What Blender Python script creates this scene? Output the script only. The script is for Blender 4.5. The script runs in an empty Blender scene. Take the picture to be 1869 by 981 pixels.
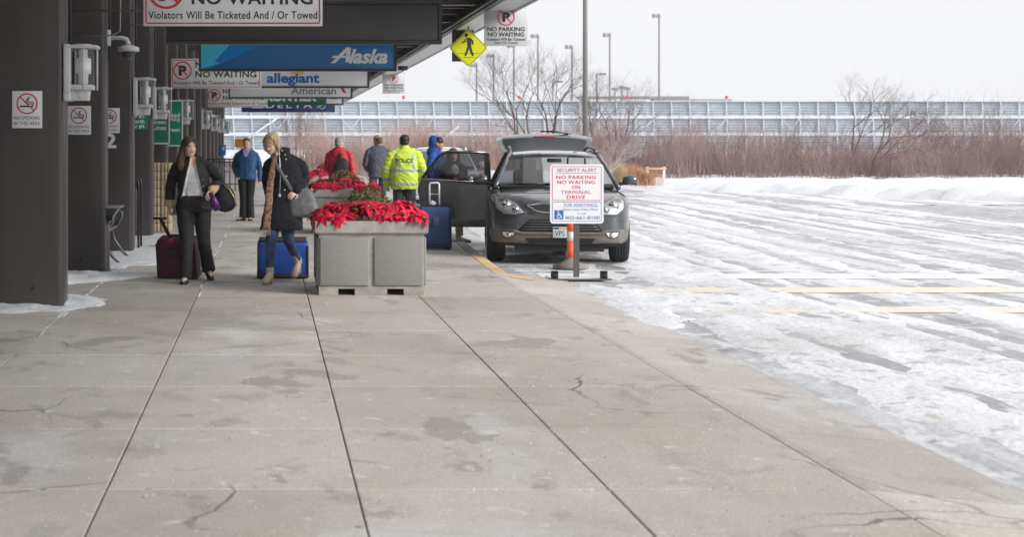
import bpy, bmesh, math, random
from mathutils import Vector, Matrix, noise as mnoise
from mathutils.bvhtree import BVHTree
R = math.radians
PI = math.pi
scene = bpy.context.scene
COL = scene.collection
random.seed(7)

# ------------------------------------------------------------------ camera, sky, sun, exposure
cam_d = bpy.data.cameras.new('camera'); cam = bpy.data.objects.new('camera', cam_d); COL.objects.link(cam)
cam.location = (0, 0, 1.65); cam.rotation_euler = (R(90), 0, 0)
cam_d.sensor_width = 36.0
FW = 1869.0                                   # width of the frame in focal units (focal length 3000)
cam_d.lens = 36.0 * 3000.0 / FW
cam_d.shift_x = (934.5 - 490.0) / FW
cam_d.shift_y = -(490.5 - 261.0) / FW
cam_d.clip_start = 0.1; cam_d.clip_end = 4000
cam_d.dof.use_dof = True; cam_d.dof.focus_distance = 20.0; cam_d.dof.aperture_fstop = 3.5
scene.camera = cam

world = bpy.data.worlds.new('World'); scene.world = world; world.use_nodes = True
wn = world.node_tree; wn.nodes.clear()
w_out = wn.nodes.new('ShaderNodeOutputWorld'); w_bg = wn.nodes.new('ShaderNodeBackground')
w_sky = wn.nodes.new('ShaderNodeTexSky'); w_sky.sky_type = 'NISHITA'; w_sky.sun_disc = False
SUN_EL, SUN_AZ = R(26), R(124)                 # azimuth clockwise from +Y
w_sky.sun_elevation = SUN_EL; w_sky.sun_rotation = SUN_AZ
w_sky.dust_density = 6.0; w_sky.air_density = 1.0
w_hs = wn.nodes.new('ShaderNodeHueSaturation'); w_hs.inputs['Saturation'].default_value = 0.1
w_mix = wn.nodes.new('ShaderNodeMixRGB'); w_mix.inputs[0].default_value = 0.88     # closed cloud deck
w_mix.inputs[2].default_value = (8.75, 8.85, 9.2, 1)
wn.links.new(w_sky.outputs[0], w_hs.inputs['Color']); wn.links.new(w_hs.outputs[0], w_mix.inputs[1])
wn.links.new(w_mix.outputs[0], w_bg.inputs[0]); w_bg.inputs[1].default_value = 0.05
wn.links.new(w_bg.outputs[0], w_out.inputs[0])

sun_d = bpy.data.lights.new('sun', 'SUN'); sun = bpy.data.objects.new('sun', sun_d); COL.objects.link(sun)
sun_d.energy = 1.5; sun_d.angle = R(25); sun_d.color = (1.0, 0.97, 0.93)
sdir = Vector((math.sin(SUN_AZ)*math.cos(SUN_EL), math.cos(SUN_AZ)*math.cos(SUN_EL), math.sin(SUN_EL)))
sun.rotation_euler = sdir.to_track_quat('Z', 'Y').to_euler()

scene.view_settings.view_transform = 'Standard'; scene.view_settings.look = 'None'
scene.view_settings.exposure = 1.3; scene.view_settings.gamma = 1.0
scene.view_settings.use_curve_mapping = False
scene.render.engine = 'CYCLES'
scene.cycles.max_bounces = 8; scene.cycles.transparent_max_bounces = 12
scene.cycles.use_denoising = True

# ------------------------------------------------------------------ materials
MATS = {}
def mat(name, col, rough=0.6, metal=0.0, var=0.0, scale=12.0, bump=0.0, bscale=None, coat=0.0, spec=0.5,
        col2=None, detail=6.0, rand=0.0, coords='Object', stretch=None, sheen=0.0, sub=0.0):
    if name in MATS: return MATS[name]
    m = bpy.data.materials.new(name); m.use_nodes = True; MATS[name] = m
    nt = m.node_tree; b = nt.nodes['Principled BSDF']; L = nt.links
    c4 = (*col, 1)
    b.inputs['Base Color'].default_value = c4
    b.inputs['Roughness'].default_value = rough; b.inputs['Metallic'].default_value = metal
    b.inputs['Coat Weight'].default_value = coat; b.inputs['Coat Roughness'].default_value = 0.06
    b.inputs['Specular IOR Level'].default_value = spec
    if sheen: b.inputs['Sheen Weight'].default_value = sheen
    if sub:
        b.inputs['Subsurface Weight'].default_value = sub; b.inputs['Subsurface Radius'].default_value = (0.02, 0.008, 0.004)
    out = None
    if var or bump or col2:
        tc = nt.nodes.new('ShaderNodeTexCoord'); mp = nt.nodes.new('ShaderNodeMapping')
        L.new(tc.outputs[coords], mp.inputs[0])
        if stretch: mp.inputs['Scale'].default_value = stretch
    if var or col2:
        n = nt.nodes.new('ShaderNodeTexNoise'); n.inputs['Scale'].default_value = scale; n.inputs['Detail'].default_value = detail
        n.inputs['Roughness'].default_value = 0.62
        L.new(mp.outputs[0], n.inputs['Vector'])
        rp = nt.nodes.new('ShaderNodeValToRGB'); rp.color_ramp.elements[0].position = 0.32; rp.color_ramp.elements[1].position = 0.68
        a = col if not col2 else col
        lo = tuple(max(0, x*(1-var)) for x in a); hi = tuple(min(1, x*(1+var)) for x in (col2 or col))
        rp.color_ramp.elements[0].color = (*lo, 1); rp.color_ramp.elements[1].color = (*hi, 1)
        L.new(n.outputs['Fac'], rp.inputs[0]); out = rp.outputs[0]
    if rand:
        oi = nt.nodes.new('ShaderNodeObjectInfo'); hs = nt.nodes.new('ShaderNodeHueSaturation')
        mr = nt.nodes.new('ShaderNodeMapRange'); mr.inputs[3].default_value = 1-rand; mr.inputs[4].default_value = 1+rand
        L.new(oi.outputs['Random'], mr.inputs[0]); L.new(mr.outputs[0], hs.inputs['Value'])
        if out: L.new(out, hs.inputs['Color'])
        else: hs.inputs['Color'].default_value = c4
        out = hs.outputs[0]
    if out: L.new(out, b.inputs['Base Color'])
    if bump:
        n2 = nt.nodes.new('ShaderNodeTexNoise'); n2.inputs['Scale'].default_value = bscale or scale*3; n2.inputs['Detail'].default_value = 5
        L.new(mp.outputs[0], n2.inputs['Vector'])
        bm_ = nt.nodes.new('ShaderNodeBump'); bm_.inputs['Strength'].default_value = bump; bm_.inputs['Distance'].default_value = 0.01
        L.new(n2.outputs['Fac'], bm_.inputs['Height']); L.new(bm_.outputs[0], b.inputs['Normal'])
    return m

def glass(name, tint=(0.6, 0.65, 0.66), ior=1.5, refl=1.0, rough=0.02):
    if name in MATS: return MATS[name]
    m = bpy.data.materials.new(name); m.use_nodes = True; MATS[name] = m
    nt = m.node_tree; nt.nodes.clear(); L = nt.links
    o = nt.nodes.new('ShaderNodeOutputMaterial'); mx = nt.nodes.new('ShaderNodeMixShader')
    t = nt.nodes.new('ShaderNodeBsdfTransparent'); t.inputs[0].default_value = (*tint, 1)
    g = nt.nodes.new('ShaderNodeBsdfGlossy'); g.inputs['Roughness'].default_value = rough
    f = nt.nodes.new('ShaderNodeFresnel'); f.inputs[0].default_value = ior
    k = nt.nodes.new('ShaderNodeMath'); k.operation = 'MULTIPLY'; k.inputs[1].default_value = refl; k.use_clamp = True
    L.new(f.outputs[0], k.inputs[0]); L.new(k.outputs[0], mx.inputs[0]); L.new(t.outputs[0], mx.inputs[1]); L.new(g.outputs[0], mx.inputs[2])
    L.new(mx.outputs[0], o.inputs[0])
    return m

# ------------------------------------------------------------------ object helpers
def props(o, label=None, cat=None, group=None, kind=None):
    if label: o['label'] = label
    if cat: o['category'] = cat
    if group: o['group'] = group
    if kind: o['kind'] = kind
    return o
def thing(name, label, cat, loc=(0, 0, 0), rz=0.0, group=None):
    o = bpy.data.objects.new(name, None); COL.objects.link(o); o.empty_display_size = 0.2
    o.location = loc; o.rotation_euler = (0, 0, rz)
    return props(o, label, cat, group)
def link(name, me, parent=None, loc=(0, 0, 0), rot=(0, 0, 0), scale=None):
    o = bpy.data.objects.new(name, me); COL.objects.link(o); o.location = loc; o.rotation_euler = rot
    if scale: o.scale = scale
    if parent: o.parent = parent
    return o
def copy_tree(o, parent=None):
    c = o.copy(); COL.objects.link(c); c.parent = parent
    for ch in list(o.children): copy_tree(ch, c)
    return c

class MB:
    """collects shapes, then builds one mesh object"""
    def __init__(s): s.v = []; s.f = []; s.m = []; s.sm = []
    def add(s, verts, faces, mi=0, smooth=False):
        k = len(s.v); s.v += [tuple(p) for p in verts]
        for f in faces: s.f.append([i+k for i in f]); s.m.append(mi); s.sm.append(smooth)
        return s
    def box(s, x0, x1, y0, y1, z0, z1, mi=0):
        return s.add([(x0,y0,z0),(x1,y0,z0),(x1,y1,z0),(x0,y1,z0),(x0,y0,z1),(x1,y0,z1),(x1,y1,z1),(x0,y1,z1)],
              [(0,3,2,1),(4,5,6,7),(0,1,5,4),(1,2,6,5),(2,3,7,6),(3,0,4,7)], mi)
    def rbox(s, c, size, bev=0.01, rot=None, mi=0, seg=2, smooth=True):
        bm = bmesh.new(); bmesh.ops.create_cube(bm, size=1.0)
        for v in bm.verts: v.co = Vector((v.co.x*size[0], v.co.y*size[1], v.co.z*size[2]))
        bmesh.ops.bevel(bm, geom=list(bm.edges), offset=min(bev, min(size)*0.49), segments=seg, profile=0.5, affect='EDGES')
        mt = Matrix.Translation(c) @ (rot.to_4x4() if rot else Matrix())
        bm.transform(mt); bm.verts.ensure_lookup_table()
        s.add([v.co for v in bm.verts], [[v.index for v in f.verts] for f in bm.faces], mi, smooth); bm.free(); return s
    def prism(s, poly, y0, y1, mi=0, axis='y', smooth=False):
        """polygon in (x,z) extruded along y (or (x,y) along z, or (y,z) along x)"""
        n = len(poly)
        def pt(p, t): return (p[0], t, p[1]) if axis == 'y' else ((p[0], p[1], t) if axis == 'z' else (t, p[0], p[1]))
        v = [pt(p, y0) for p in poly] + [pt(p, y1) for p in poly]
        f = [list(range(n))[::-1] if axis == 'z' else list(range(n)), list(range(n, 2*n)) if axis == 'z' else list(range(n, 2*n))[::-1]]
        for i in range(n):
            j = (i+1) % n; f.append([i, j, j+n, i+n] if axis == 'z' else [j, i, i+n, j+n])
        return s.add(v, f, mi, smooth)
    def loft(s, rings, mi=0, cap=True, smooth=True, closed=True):
        n = len(rings[0]); k = []; f = []
        for r in rings: k += list(r)
        for i in range(len(rings)-1):
            for j in range(n if closed else n-1):
                a, b = i*n+j, i*n+(j+1) % n; f.append([a, b, b+n, a+n])
        if cap: f.append(list(range(n))[::-1]); f.append(list(range((len(rings)-1)*n, len(rings)*n)))
        return s.add(k, f, mi, smooth)
    def tube(s, pts, rad, n=8, mi=0, cap=True, ref=None, dome=False):
        pts = [Vector(p) for p in pts]
        if not isinstance(rad, (list, tuple)): rad = [rad]*len(pts)
        rings = []; prev = None
        for i, p in enumerate(pts):
            t = (pts[min(i+1, len(pts)-1)] - pts[max(i-1, 0)]).normalized()
            if prev is None:
                a = Vector(ref) if ref else (Vector((0,0,1)) if abs(t.z) < 0.9 else Vector((1,0,0)))
                u = (a - t*a.dot(t)).normalized()
            else:
                u = prev - t*prev.dot(t)
                u = u.normalized() if u.length > 1e-6 else prev
            w = t.cross(u); prev = u
            r = rad[i]; ra, rb = r if isinstance(r, (list, tuple)) else (r, r)
            def ring(c, ra, rb): return [c + u*(ra*math.cos(2*PI*k/n)) + w*(rb*math.sin(2*PI*k/n)) for k in range(n)]
            if dome and i == 0:
                for q in (0.95, 0.6): rings.append(ring(p - t*min(ra, rb)*q, ra*math.sqrt(1-q*q), rb*math.sqrt(1-q*q)))
            rings.append(ring(p, ra, rb))
            if dome and i == len(pts)-1:
                for q in (0.6, 0.95): rings.append(ring(p + t*min(ra, rb)*q, ra*math.sqrt(1-q*q), rb*math.sqrt(1-q*q)))
        return s.loft(rings, mi, cap)
    def lathe(s, prof, n=24, c=(0,0,0), mi=0, cap=True):
        return s.loft([[(c[0]+r*math.cos(2*PI*k/n), c[1]+r*math.sin(2*PI*k/n), c[2]+z) for k in range(n)] for r, z in prof], mi, cap)
    def ell(s, c, r, rot=None, n=14, mi=0):
        c = Vector(c); rings = []
        for i in range(1, n):
            th = PI*i/n; rr = math.sin(th); z = -math.cos(th)
            ring = []
            for k in range(n+2):
                a = 2*PI*k/(n+2); v = Vector((r[0]*rr*math.cos(a), r[1]*rr*math.sin(a), r[2]*z))
                ring.append(c + (rot @ v if rot else v))
            rings.append(ring)
        return s.loft(rings, mi)
    def mesh(s, name, mats):
        me = bpy.data.meshes.new(name); me.from_pydata(s.v, [], s.f)
        for m in (mats if isinstance(mats, (list, tuple)) else [mats]): me.materials.append(m)
        me.polygons.foreach_set('material_index', s.m); me.polygons.foreach_set('use_smooth', s.sm); me.update()
        return me
    def build(s, name, mats, parent=None, loc=(0,0,0), rot=(0,0,0)):
        return link(name, s.mesh(name, mats), parent, loc, rot)

def eval_mesh(me, setup, name=None):
    """apply modifiers (added by setup(obj)) to a mesh and give back the new mesh"""
    o = bpy.data.objects.new('tmp', me); COL.objects.link(o); setup(o)
    dg = bpy.context.evaluated_depsgraph_get(); dg.update()
    ev = o.evaluated_get(dg)
    new = bpy.data.meshes.new_from_object(ev, preserve_all_data_layers=False, depsgraph=dg)
    bpy.data.objects.remove(o); new.name = name or me.name
    return new
def remesh(mb, mats, voxel=0.012, smooth_it=3, name='m'):
    me = mb.mesh(name, mats)
    def su(o):
        m = o.modifiers.new('r', 'REMESH'); m.mode = 'VOXEL'; m.voxel_size = voxel; m.use_smooth_shade = True
        if smooth_it:
            q = o.modifiers.new('s', 'SMOOTH'); q.factor = 0.5; q.iterations = smooth_it
    new = eval_mesh(me, su, name)
    new.materials.clear()
    for m in (mats if isinstance(mats, (list, tuple)) else [mats]): new.materials.append(m)
    new.polygons.foreach_set('use_smooth', [True]*len(new.polygons))
    return new
def displace(me, fn):
    nv = [v.normal.copy() for v in me.vertices]
    for v, n in zip(me.vertices, nv):
        d = fn(v.co, n)
        if d: v.co += n*d
    me.update()
def paint(me, fn):
    for p in me.polygons:
        k = fn(p.center, p.normal)
        if k is not None: p.material_index = k

# ---- lettering: flat meshes in local (x, z), facing -y
TXT = {}
def text_mesh(body, mats, bold=0.0, shear=0.0, spacing=1.0, align='CENTER', line=1.0):
    cu = bpy.data.curves.new('t', 'FONT'); cu.body = body; cu.size = 1.0; cu.align_x = align
    cu.offset = bold; cu.shear = shear; cu.space_character = spacing; cu.space_line = line; cu.resolution_u = 4
    o = bpy.data.objects.new('t', cu); COL.objects.link(o)
    dg = bpy.context.evaluated_depsgraph_get(); dg.update()
    me = bpy.data.meshes.new_from_object(o.evaluated_get(dg), depsgraph=dg)
    bpy.data.objects.remove(o)
    me.materials.clear(); me.materials.append(mats)
    return me
def text(parent, body, m, x, z, w, h, y=-0.003, bold=0.02, shear=0.0, spacing=1.0, align='CENTER', name='lettering', line=1.0):
    """lettering fitted to width w and height h, centred on (x, z) (LEFT / RIGHT: x is that edge)"""
    me = text_mesh(body, m, bold, shear, spacing, align, line)
    xs = [v.co.x for v in me.vertices]; ys = [v.co.y for v in me.vertices]
    x0, x1, y0, y1 = min(xs), max(xs), min(ys), max(ys)
    sx = (w/(x1-x0)) if w else h/(y1-y0); sy = h/(y1-y0)
    ox = {'CENTER': (x0+x1)/2, 'LEFT': x0, 'RIGHT': x1}[align]
    for v in me.vertices:
        v.co = Vector((x + (v.co.x-ox)*sx, y, z + (v.co.y-(y0+y1)/2)*sy))
    me.flip_normals() if False else None
    return link(name, me, parent)
def flat(poly, y):
    return [(p[0], y, p[1]) for p in poly]
def ring_mb(mb, cx, cz, r0, r1, y, n=32, mi=0):
    v = []; f = []
    for k in range(n):
        a = 2*PI*k/n; v += [(cx+r0*math.cos(a), y, cz+r0*math.sin(a)), (cx+r1*math.cos(a), y, cz+r1*math.sin(a))]
    for k in range(n): a, b = 2*k, 2*((k+1) % n); f.append([a, a+1, b+1, b])
    return mb.add(v, f, mi)
def bar_mb(mb, x0, z0, x1, z1, t, y, mi=0):
    d = Vector((x1-x0, z1-z0)).normalized(); n = Vector((-d.y, d.x))*t/2
    return mb.add([(x0-n.x, y, z0-n.y), (x1-n.x, y, z1-n.y), (x1+n.x, y, z1+n.y), (x0+n.x, y, z0+n.y)], [(0, 1, 2, 3)], mi)
def frame_mb(mb, x0, x1, z0, z1, t, y, mi=0):
    for a in ((x0, z0, x1, z0), (x0, z1, x1, z1)): bar_mb(mb, *a, t, y, mi)
    for a in ((x0, z0+t/2, x0, z1-t/2), (x1, z0+t/2, x1, z1-t/2)): bar_mb(mb, *a, t, y, mi)
    return mb
def AT(px, py, Y):
    return Vector(((px-490)*Y/3000, Y, 1.65-(py-261)*Y/3000))
# ------------------------------------------------------------------ ground materials (world-space noise, no repeats)
def ground_mat(name, layers, rough=(0.75, 0.9), bump=0.3, bscale=60, rand=0.0, bdist=0.01, spots=False, bvec=None):
    """layers: list of (kind, scale vec, detail, lo, hi, colour) painted over each other; the first is the base colour"""
    m = bpy.data.materials.new(name); m.use_nodes = True; MATS[name] = m
    nt = m.node_tree; b = nt.nodes['Principled BSDF']; L = nt.links
    geo = nt.nodes.new('ShaderNodeNewGeometry'); cur = None
    b.inputs['Specular IOR Level'].default_value = 0.35
    for i, (sc, det, lo, hi, c) in enumerate(layers):
        if i == 0:
            rgb = nt.nodes.new('ShaderNodeRGB'); rgb.outputs[0].default_value = (*c, 1); cur = rgb.outputs[0]; continue
        mp = nt.nodes.new('ShaderNodeMapping'); mp.inputs['Scale'].default_value = sc; mp.inputs['Location'].default_value = (i*7.3, i*3.1, 0)
        L.new(geo.outputs['Position'], mp.inputs[0])
        n = nt.nodes.new('ShaderNodeTexNoise'); n.inputs['Scale'].default_value = 1.0; n.inputs['Detail'].default_value = det
        n.inputs['Roughness'].default_value = 0.6; n.inputs['Distortion'].default_value = 0.4
        L.new(mp.outputs[0], n.inputs['Vector'])
        mr = nt.nodes.new('ShaderNodeMapRange'); mr.inputs[1].default_value = lo; mr.inputs[2].default_value = hi; mr.clamp = True
        L.new(n.outputs['Fac'], mr.inputs[0])
        mx = nt.nodes.new('ShaderNodeMixRGB'); L.new(mr.outputs[0], mx.inputs[0]); L.new(cur, mx.inputs[1]); mx.inputs[2].default_value = (*c, 1)
        cur = mx.outputs[0]
    if rand:
        oi = nt.nodes.new('ShaderNodeObjectInfo'); hs = nt.nodes.new('ShaderNodeHueSaturation')
        mr = nt.nodes.new('ShaderNodeMapRange'); mr.inputs[3].default_value = 1-rand; mr.inputs[4].default_value = 1+rand
        L.new(oi.outputs['Random'], mr.inputs[0]); L.new(mr.outputs[0], hs.inputs['Value']); L.new(cur, hs.inputs['Color']); cur = hs.outputs[0]
    if spots:
        vo = nt.nodes.new('ShaderNodeTexVoronoi'); vo.inputs['Scale'].default_value = 2.2; L.new(geo.outputs['Position'], vo.inputs['Vector'])      # gum spots
        nn = nt.nodes.new('ShaderNodeTexNoise'); nn.inputs['Scale'].default_value = 40; L.new(geo.outputs['Position'], nn.inputs['Vector'])
        ad = nt.nodes.new('ShaderNodeMath'); ad.operation = 'MULTIPLY_ADD'; ad.inputs[1].default_value = 0.03; L.new(nn.outputs['Fac'], ad.inputs[0]); L.new(vo.outputs['Distance'], ad.inputs[2])
        mr = nt.nodes.new('ShaderNodeMapRange'); mr.inputs[1].default_value = 0.055; mr.inputs[2].default_value = 0.07; mr.inputs[3].default_value = 0.55; mr.inputs[4].default_value = 0.0; L.new(ad.outputs[0], mr.inputs[0])
        mx = nt.nodes.new('ShaderNodeMixRGB'); L.new(mr.outputs[0], mx.inputs[0]); L.new(cur, mx.inputs[1]); mx.inputs[2].default_value = (0.13, 0.12, 0.115, 1); cur = mx.outputs[0]
        n4 = nt.nodes.new('ShaderNodeTexNoise'); n4.inputs['Scale'].default_value = 1.3; n4.inputs['Detail'].default_value = 6; L.new(geo.outputs['Position'], n4.inputs['Vector'])
        mv = nt.nodes.new('ShaderNodeMixRGB'); mv.inputs[0].default_value = 0.35; L.new(geo.outputs['Position'], mv.inputs[1]); L.new(n4.outputs['Color'], mv.inputs[2])
        vc = nt.nodes.new('ShaderNodeTexVoronoi'); vc.feature = 'DISTANCE_TO_EDGE'; vc.inputs['Scale'].default_value = 0.55; L.new(mv.outputs[0], vc.inputs['Vector'])   # hairline cracks
        mr = nt.nodes.new('ShaderNodeMapRange'); mr.inputs[1].default_value = 0.0015; mr.inputs[2].default_value = 0.0045; mr.inputs[3].default_value = 0.75; mr.inputs[4].default_value = 0.0; L.new(vc.outputs['Distance'], mr.inputs[0])
        n5 = nt.nodes.new('ShaderNodeTexNoise'); n5.inputs['Scale'].default_value = 0.5; L.new(geo.outputs['Position'], n5.inputs['Vector'])
        m5_ = nt.nodes.new('ShaderNodeMapRange'); m5_.inputs[1].default_value = 0.5; m5_.inputs[2].default_value = 0.6; L.new(n5.outputs['Fac'], m5_.inputs[0])
        mm = nt.nodes.new('ShaderNodeMath'); mm.operation = 'MULTIPLY'; L.new(mr.outputs[0], mm.inputs[0]); L.new(m5_.outputs[0], mm.inputs[1])
        mx = nt.nodes.new('ShaderNodeMixRGB'); L.new(mm.outputs[0], mx.inputs[0]); L.new(cur, mx.inputs[1]); mx.inputs[2].default_value = (0.10, 0.09, 0.085, 1); cur = mx.outputs[0]
    L.new(cur, b.inputs['Base Color'])
    n = nt.nodes.new('ShaderNodeTexNoise'); n.inputs['Scale'].default_value = bscale; n.inputs['Detail'].default_value = 6
    if bvec:
        bmp = nt.nodes.new('ShaderNodeMapping'); bmp.inputs['Scale'].default_value = bvec; L.new(geo.outputs['Position'], bmp.inputs[0]); L.new(bmp.outputs[0], n.inputs['Vector']); n.inputs['Scale'].default_value = 1.0
    else: L.new(geo.outputs['Position'], n.inputs['Vector'])
    bu = nt.nodes.new('ShaderNodeBump'); bu.inputs['Strength'].default_value = bump; bu.inputs['Distance'].default_value = bdist
    L.new(n.outputs['Fac'], bu.inputs['Height']); L.new(bu.outputs[0], b.inputs['Normal'])
    n3 = nt.nodes.new('ShaderNodeTexNoise'); n3.inputs['Scale'].default_value = 1.1; n3.inputs['Detail'].default_value = 5; L.new(geo.outputs['Position'], n3.inputs['Vector'])
    mr = nt.nodes.new('ShaderNodeMapRange'); mr.inputs[1].default_value = 0.35; mr.inputs[2].default_value = 0.65; mr.inputs[3].default_value = rough[0]; mr.inputs[4].default_value = rough[1]
    L.new(n3.outputs['Fac'], mr.inputs[0]); L.new(mr.outputs[0], b.inputs['Roughness'])
    return m
m_slab = ground_mat('pavement_concrete', [
    (None, 0, 0, 0, (0.53, 0.483, 0.44)),
    ((0.35, 0.22, 1), 6, 0.42, 0.62, (0.44, 0.385, 0.34)),       # damp tan areas
    ((0.8, 0.5, 1), 9, 0.54, 0.64, (0.57, 0.55, 0.53)),            # dry salted areas
    ((2.5, 1.5, 1), 8, 0.56, 0.66, (0.36, 0.325, 0.295)),          # blotches
    ((2.0, 45, 1), 4, 0.50, 0.70, (0.45, 0.42, 0.39)),            # broom finish
    ((90, 90, 90), 3, 0.56, 0.68, (0.30, 0.28, 0.26)),             # grit
    ((60, 60, 60), 2, 0.62, 0.68, (0.72, 0.72, 0.71)),             # salt grains
    ((1.3, 0.8, 1), 9, 0.605, 0.625, (0.375, 0.34, 0.31)),        # wet stains
    ((5, 5, 1), 7, 0.62, 0.70, (0.64, 0.63, 0.62)),                # salt bloom
    ], rough=(0.5, 0.9), bump=0.35, bscale=110, rand=0.11, spots=True, bvec=(9, 170, 9))
m_kerb = ground_mat('kerb_concrete', [(None, 0, 0, 0, (0.40, 0.385, 0.36)), ((2, 2, 2), 7, 0.5, 0.7, (0.30, 0.28, 0.26)),
    ((25, 25, 25), 4, 0.6, 0.72, (0.55, 0.55, 0.55))], bump=0.35, bscale=70)
m_yellow = ground_mat('worn_yellow_paint', [(None, 0, 0, 0, (0.72, 0.47, 0.18)), ((3, 3, 3), 7, 0.48, 0.62, (0.72, 0.58, 0.42)),
    ((14, 14, 14), 5, 0.56, 0.66, (0.48, 0.43, 0.38))], bump=0.3)
m_road = ground_mat('slushy_road', [
    (None, 0, 0, 0, (0.36, 0.36, 0.37)),
    ((1.1, 0.05, 1), 6, 0.50, 0.64, (0.66, 0.67, 0.70)),          # packed snow between tracks
    ((1.6, 0.45, 1), 9, 0.56, 0.66, (0.29, 0.28, 0.28)),          # wet patches
    ((3.2, 2.2, 1), 8, 0.55, 0.62, (0.66, 0.67, 0.69)),           # slush
    ((7, 5, 1), 7, 0.62, 0.70, (0.36, 0.33, 0.30)),               # sand and ruts
    ], rough=(0.22, 0.8), bump=0.7, bscale=9, bdist=0.03)
m_snow = ground_mat('snow', [(None, 0, 0, 0, (0.74, 0.75, 0.78)), ((0.6, 0.6, 1), 6, 0.5, 0.75, (0.62, 0.63, 0.67)),
    ((6, 6, 6), 6, 0.62, 0.74, (0.55, 0.53, 0.51))], rough=(0.6, 0.8), bump=0.6, bscale=14, bdist=0.03)
m_snowfield = ground_mat('snow_field', [(None, 0, 0, 0, (0.70, 0.71, 0.74)), ((0.05, 0.02, 1), 6, 0.5, 0.7, (0.62, 0.62, 0.64))],
    rough=(0.7, 0.9), bump=0.2, bscale=2)
m_white_line = ground_mat('worn_white_paint', [(None, 0, 0, 0, (0.80, 0.80, 0.80)), ((2, 6, 1), 8, 0.55, 0.66, (0.55, 0.55, 0.56))], bump=0.2)
m_sandline = ground_mat('worn_sandy_paint', [(None, 0, 0, 0, (0.80, 0.72, 0.60)), ((2, 6, 1), 8, 0.52, 0.62, (0.66, 0.62, 0.57)), ((9, 9, 1), 6, 0.6, 0.68, (0.42, 0.39, 0.36))], bump=0.3)

KERB = [(-8, 2.99), (16, 2.99), (19.5, 2.98), (22, 3.05), (25.5, 3.19), (29.3, 3.37), (36, 3.62), (47, 4.0), (66, 4.5), (100, 5.2)]
def KX(y):
    for (a, xa), (b, xb) in zip(KERB, KERB[1:]):
        if y <= b: return xa + (xb-xa)*(y-a)/(b-a)
    return KERB[-1][1]

# one sheet of snow-covered ground out to the horizon
mb = MB(); mb.add([(-1500, -60, -0.35), (1500, -60, -0.35), (1500, 3000, -0.35), (-1500, 3000, -0.35)], [(0, 1, 2, 3)])
props(mb.build('ground', m_snowfield), kind='structure')
# terminal drive
RZ = -0.10
edge = [(36, -10), (34, 12), (30, 28), (25, 42), (19, 54), (14, 62.5), (10.5, 72), (9.5, 85), (9.6, 104)]   # far edge of the drive
def EX(y):
    for (xa, a), (xb, b) in zip(edge, edge[1:]):
        if y <= b: return xa + (xb-xa)*(y-a)/(b-a)
    return edge[-1][0]
mb = MB(); ys = [-8 + i*1.5 for i in range(74)]
v = []; f = []
NX = 14
for y in ys:
    x0, x1 = KX(y)+0.02, EX(y)
    for k in range(NX+1): v.append((x0+(x1-x0)*k/NX, y, RZ + 0.002*mnoise.noise(Vector((x0+(x1-x0)*k/NX, y*0.6, 0)))))
for i in range(len(ys)-1):
    for k in range(NX): a = i*(NX+1)+k; f.append((a, a+1, a+NX+2, a+NX+1))
mb.add(v, f, 0, True); props(mb.build('road', m_road), kind='structure')
# crosswalk markings on the road
mw = thing('crosswalk_marking', 'worn white and sandy crosswalk bands painted across the slushy drive', 'road marking', (0, 0, RZ+0.001))
for (ya, yb, xa, xb, mm) in ((21.25, 21.95, 3.55, 4.35, m_white_line), (21.1, 21.9, 5.15, 9.8, m_white_line), (19.15, 19.85, 4.35, 9.8, m_sandline),
                             (22.3, 22.45, 3.35, 9.8, m_white_line), (16.9, 17.5, 4.4, 9.8, m_sandline)):
    n = 14; v = []; f = []
    for i in range(n+1):
        x = xa+(xb-xa)*i/n; j = 0.04*mnoise.noise(Vector((x*3, ya, 1)))
        v += [(x, ya+j, 0.004), (x, yb+j, 0.004)]
    for i in range(n): f.append((2*i, 2*i+2, 2*i+3, 2*i+1))
    MB().add(v, f).build('painted_band', mm, mw)

# ---- sidewalk: base sheet with real slabs set on it
mb = MB(); v = []; f = []
ys = list(range(-8, 101, 4))
for y in ys: v += [(-7.0, y, -0.035), (KX(y)-0.05, y, -0.035)]
for i in range(len(ys)-1): f.append((2*i, 2*i+1, 2*i+3, 2*i+2))
mb.add(v, f)
walk = props(mb.build('sidewalk', mat('joint_filler', (0.17, 0.155, 0.14), 0.95, var=0.3, scale=8)), kind='structure')
XE = [-4.37, -3.17, -1.97, -0.77, 0.42, 1.62, None]
ROW = 1.65; Y0 = 17.72 - 9*ROW
cache = {}
def slab_mesh(x0, x1a, x1b):
    key = (round(x1a-x0, 2), round(x1b-x0, 2))
    if key in cache: return cache[key]
    w1, w2 = x1a-x0, x1b-x0; g = 0.005; bv = 0.004; d = 0.06
    gy = 0.013
    def q(i, z): return [(g+i, gy+i, z), (w1-g-i, gy+i, z), (w2-g-i, ROW-gy-i, z), (g+i, ROW-gy-i, z)]
    b = MB(); b.v = []
    b.add(q(0, -d) + q(0, -bv*0.6) + q(bv, 0), [(0,1,5,4),(1,2,6,5),(2,3,7,6),(3,0,4,7),(4,5,9,8),(5,6,10,9),(6,7,11,10),(7,4,8,11),(8,9,10,11)])
    cache[key] = b.mesh('slab', m_slab); return cache[key]
for r in range(-2, 28):
    y = Y0 + r*ROW
    for c in range(6):
        x0 = XE[c]; xa = XE[c+1] if XE[c+1] is not None else KX(y)-0.16; xb = XE[c+1] if XE[c+1] is not None else KX(y+ROW)-0.16
        link('slab', slab_mesh(x0, xa, xb), walk, (x0, y, 0.002*random.uniform(-1, 1)))
yend = Y0 + 28*ROW
mb = MB(); v = []; f = []
ys = [yend + i*(99-yend)/12 for i in range(13)]
for y in ys: v += [(-4.37, y, 0.0), (KX(y)-0.16, y, 0.0)]
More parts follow.
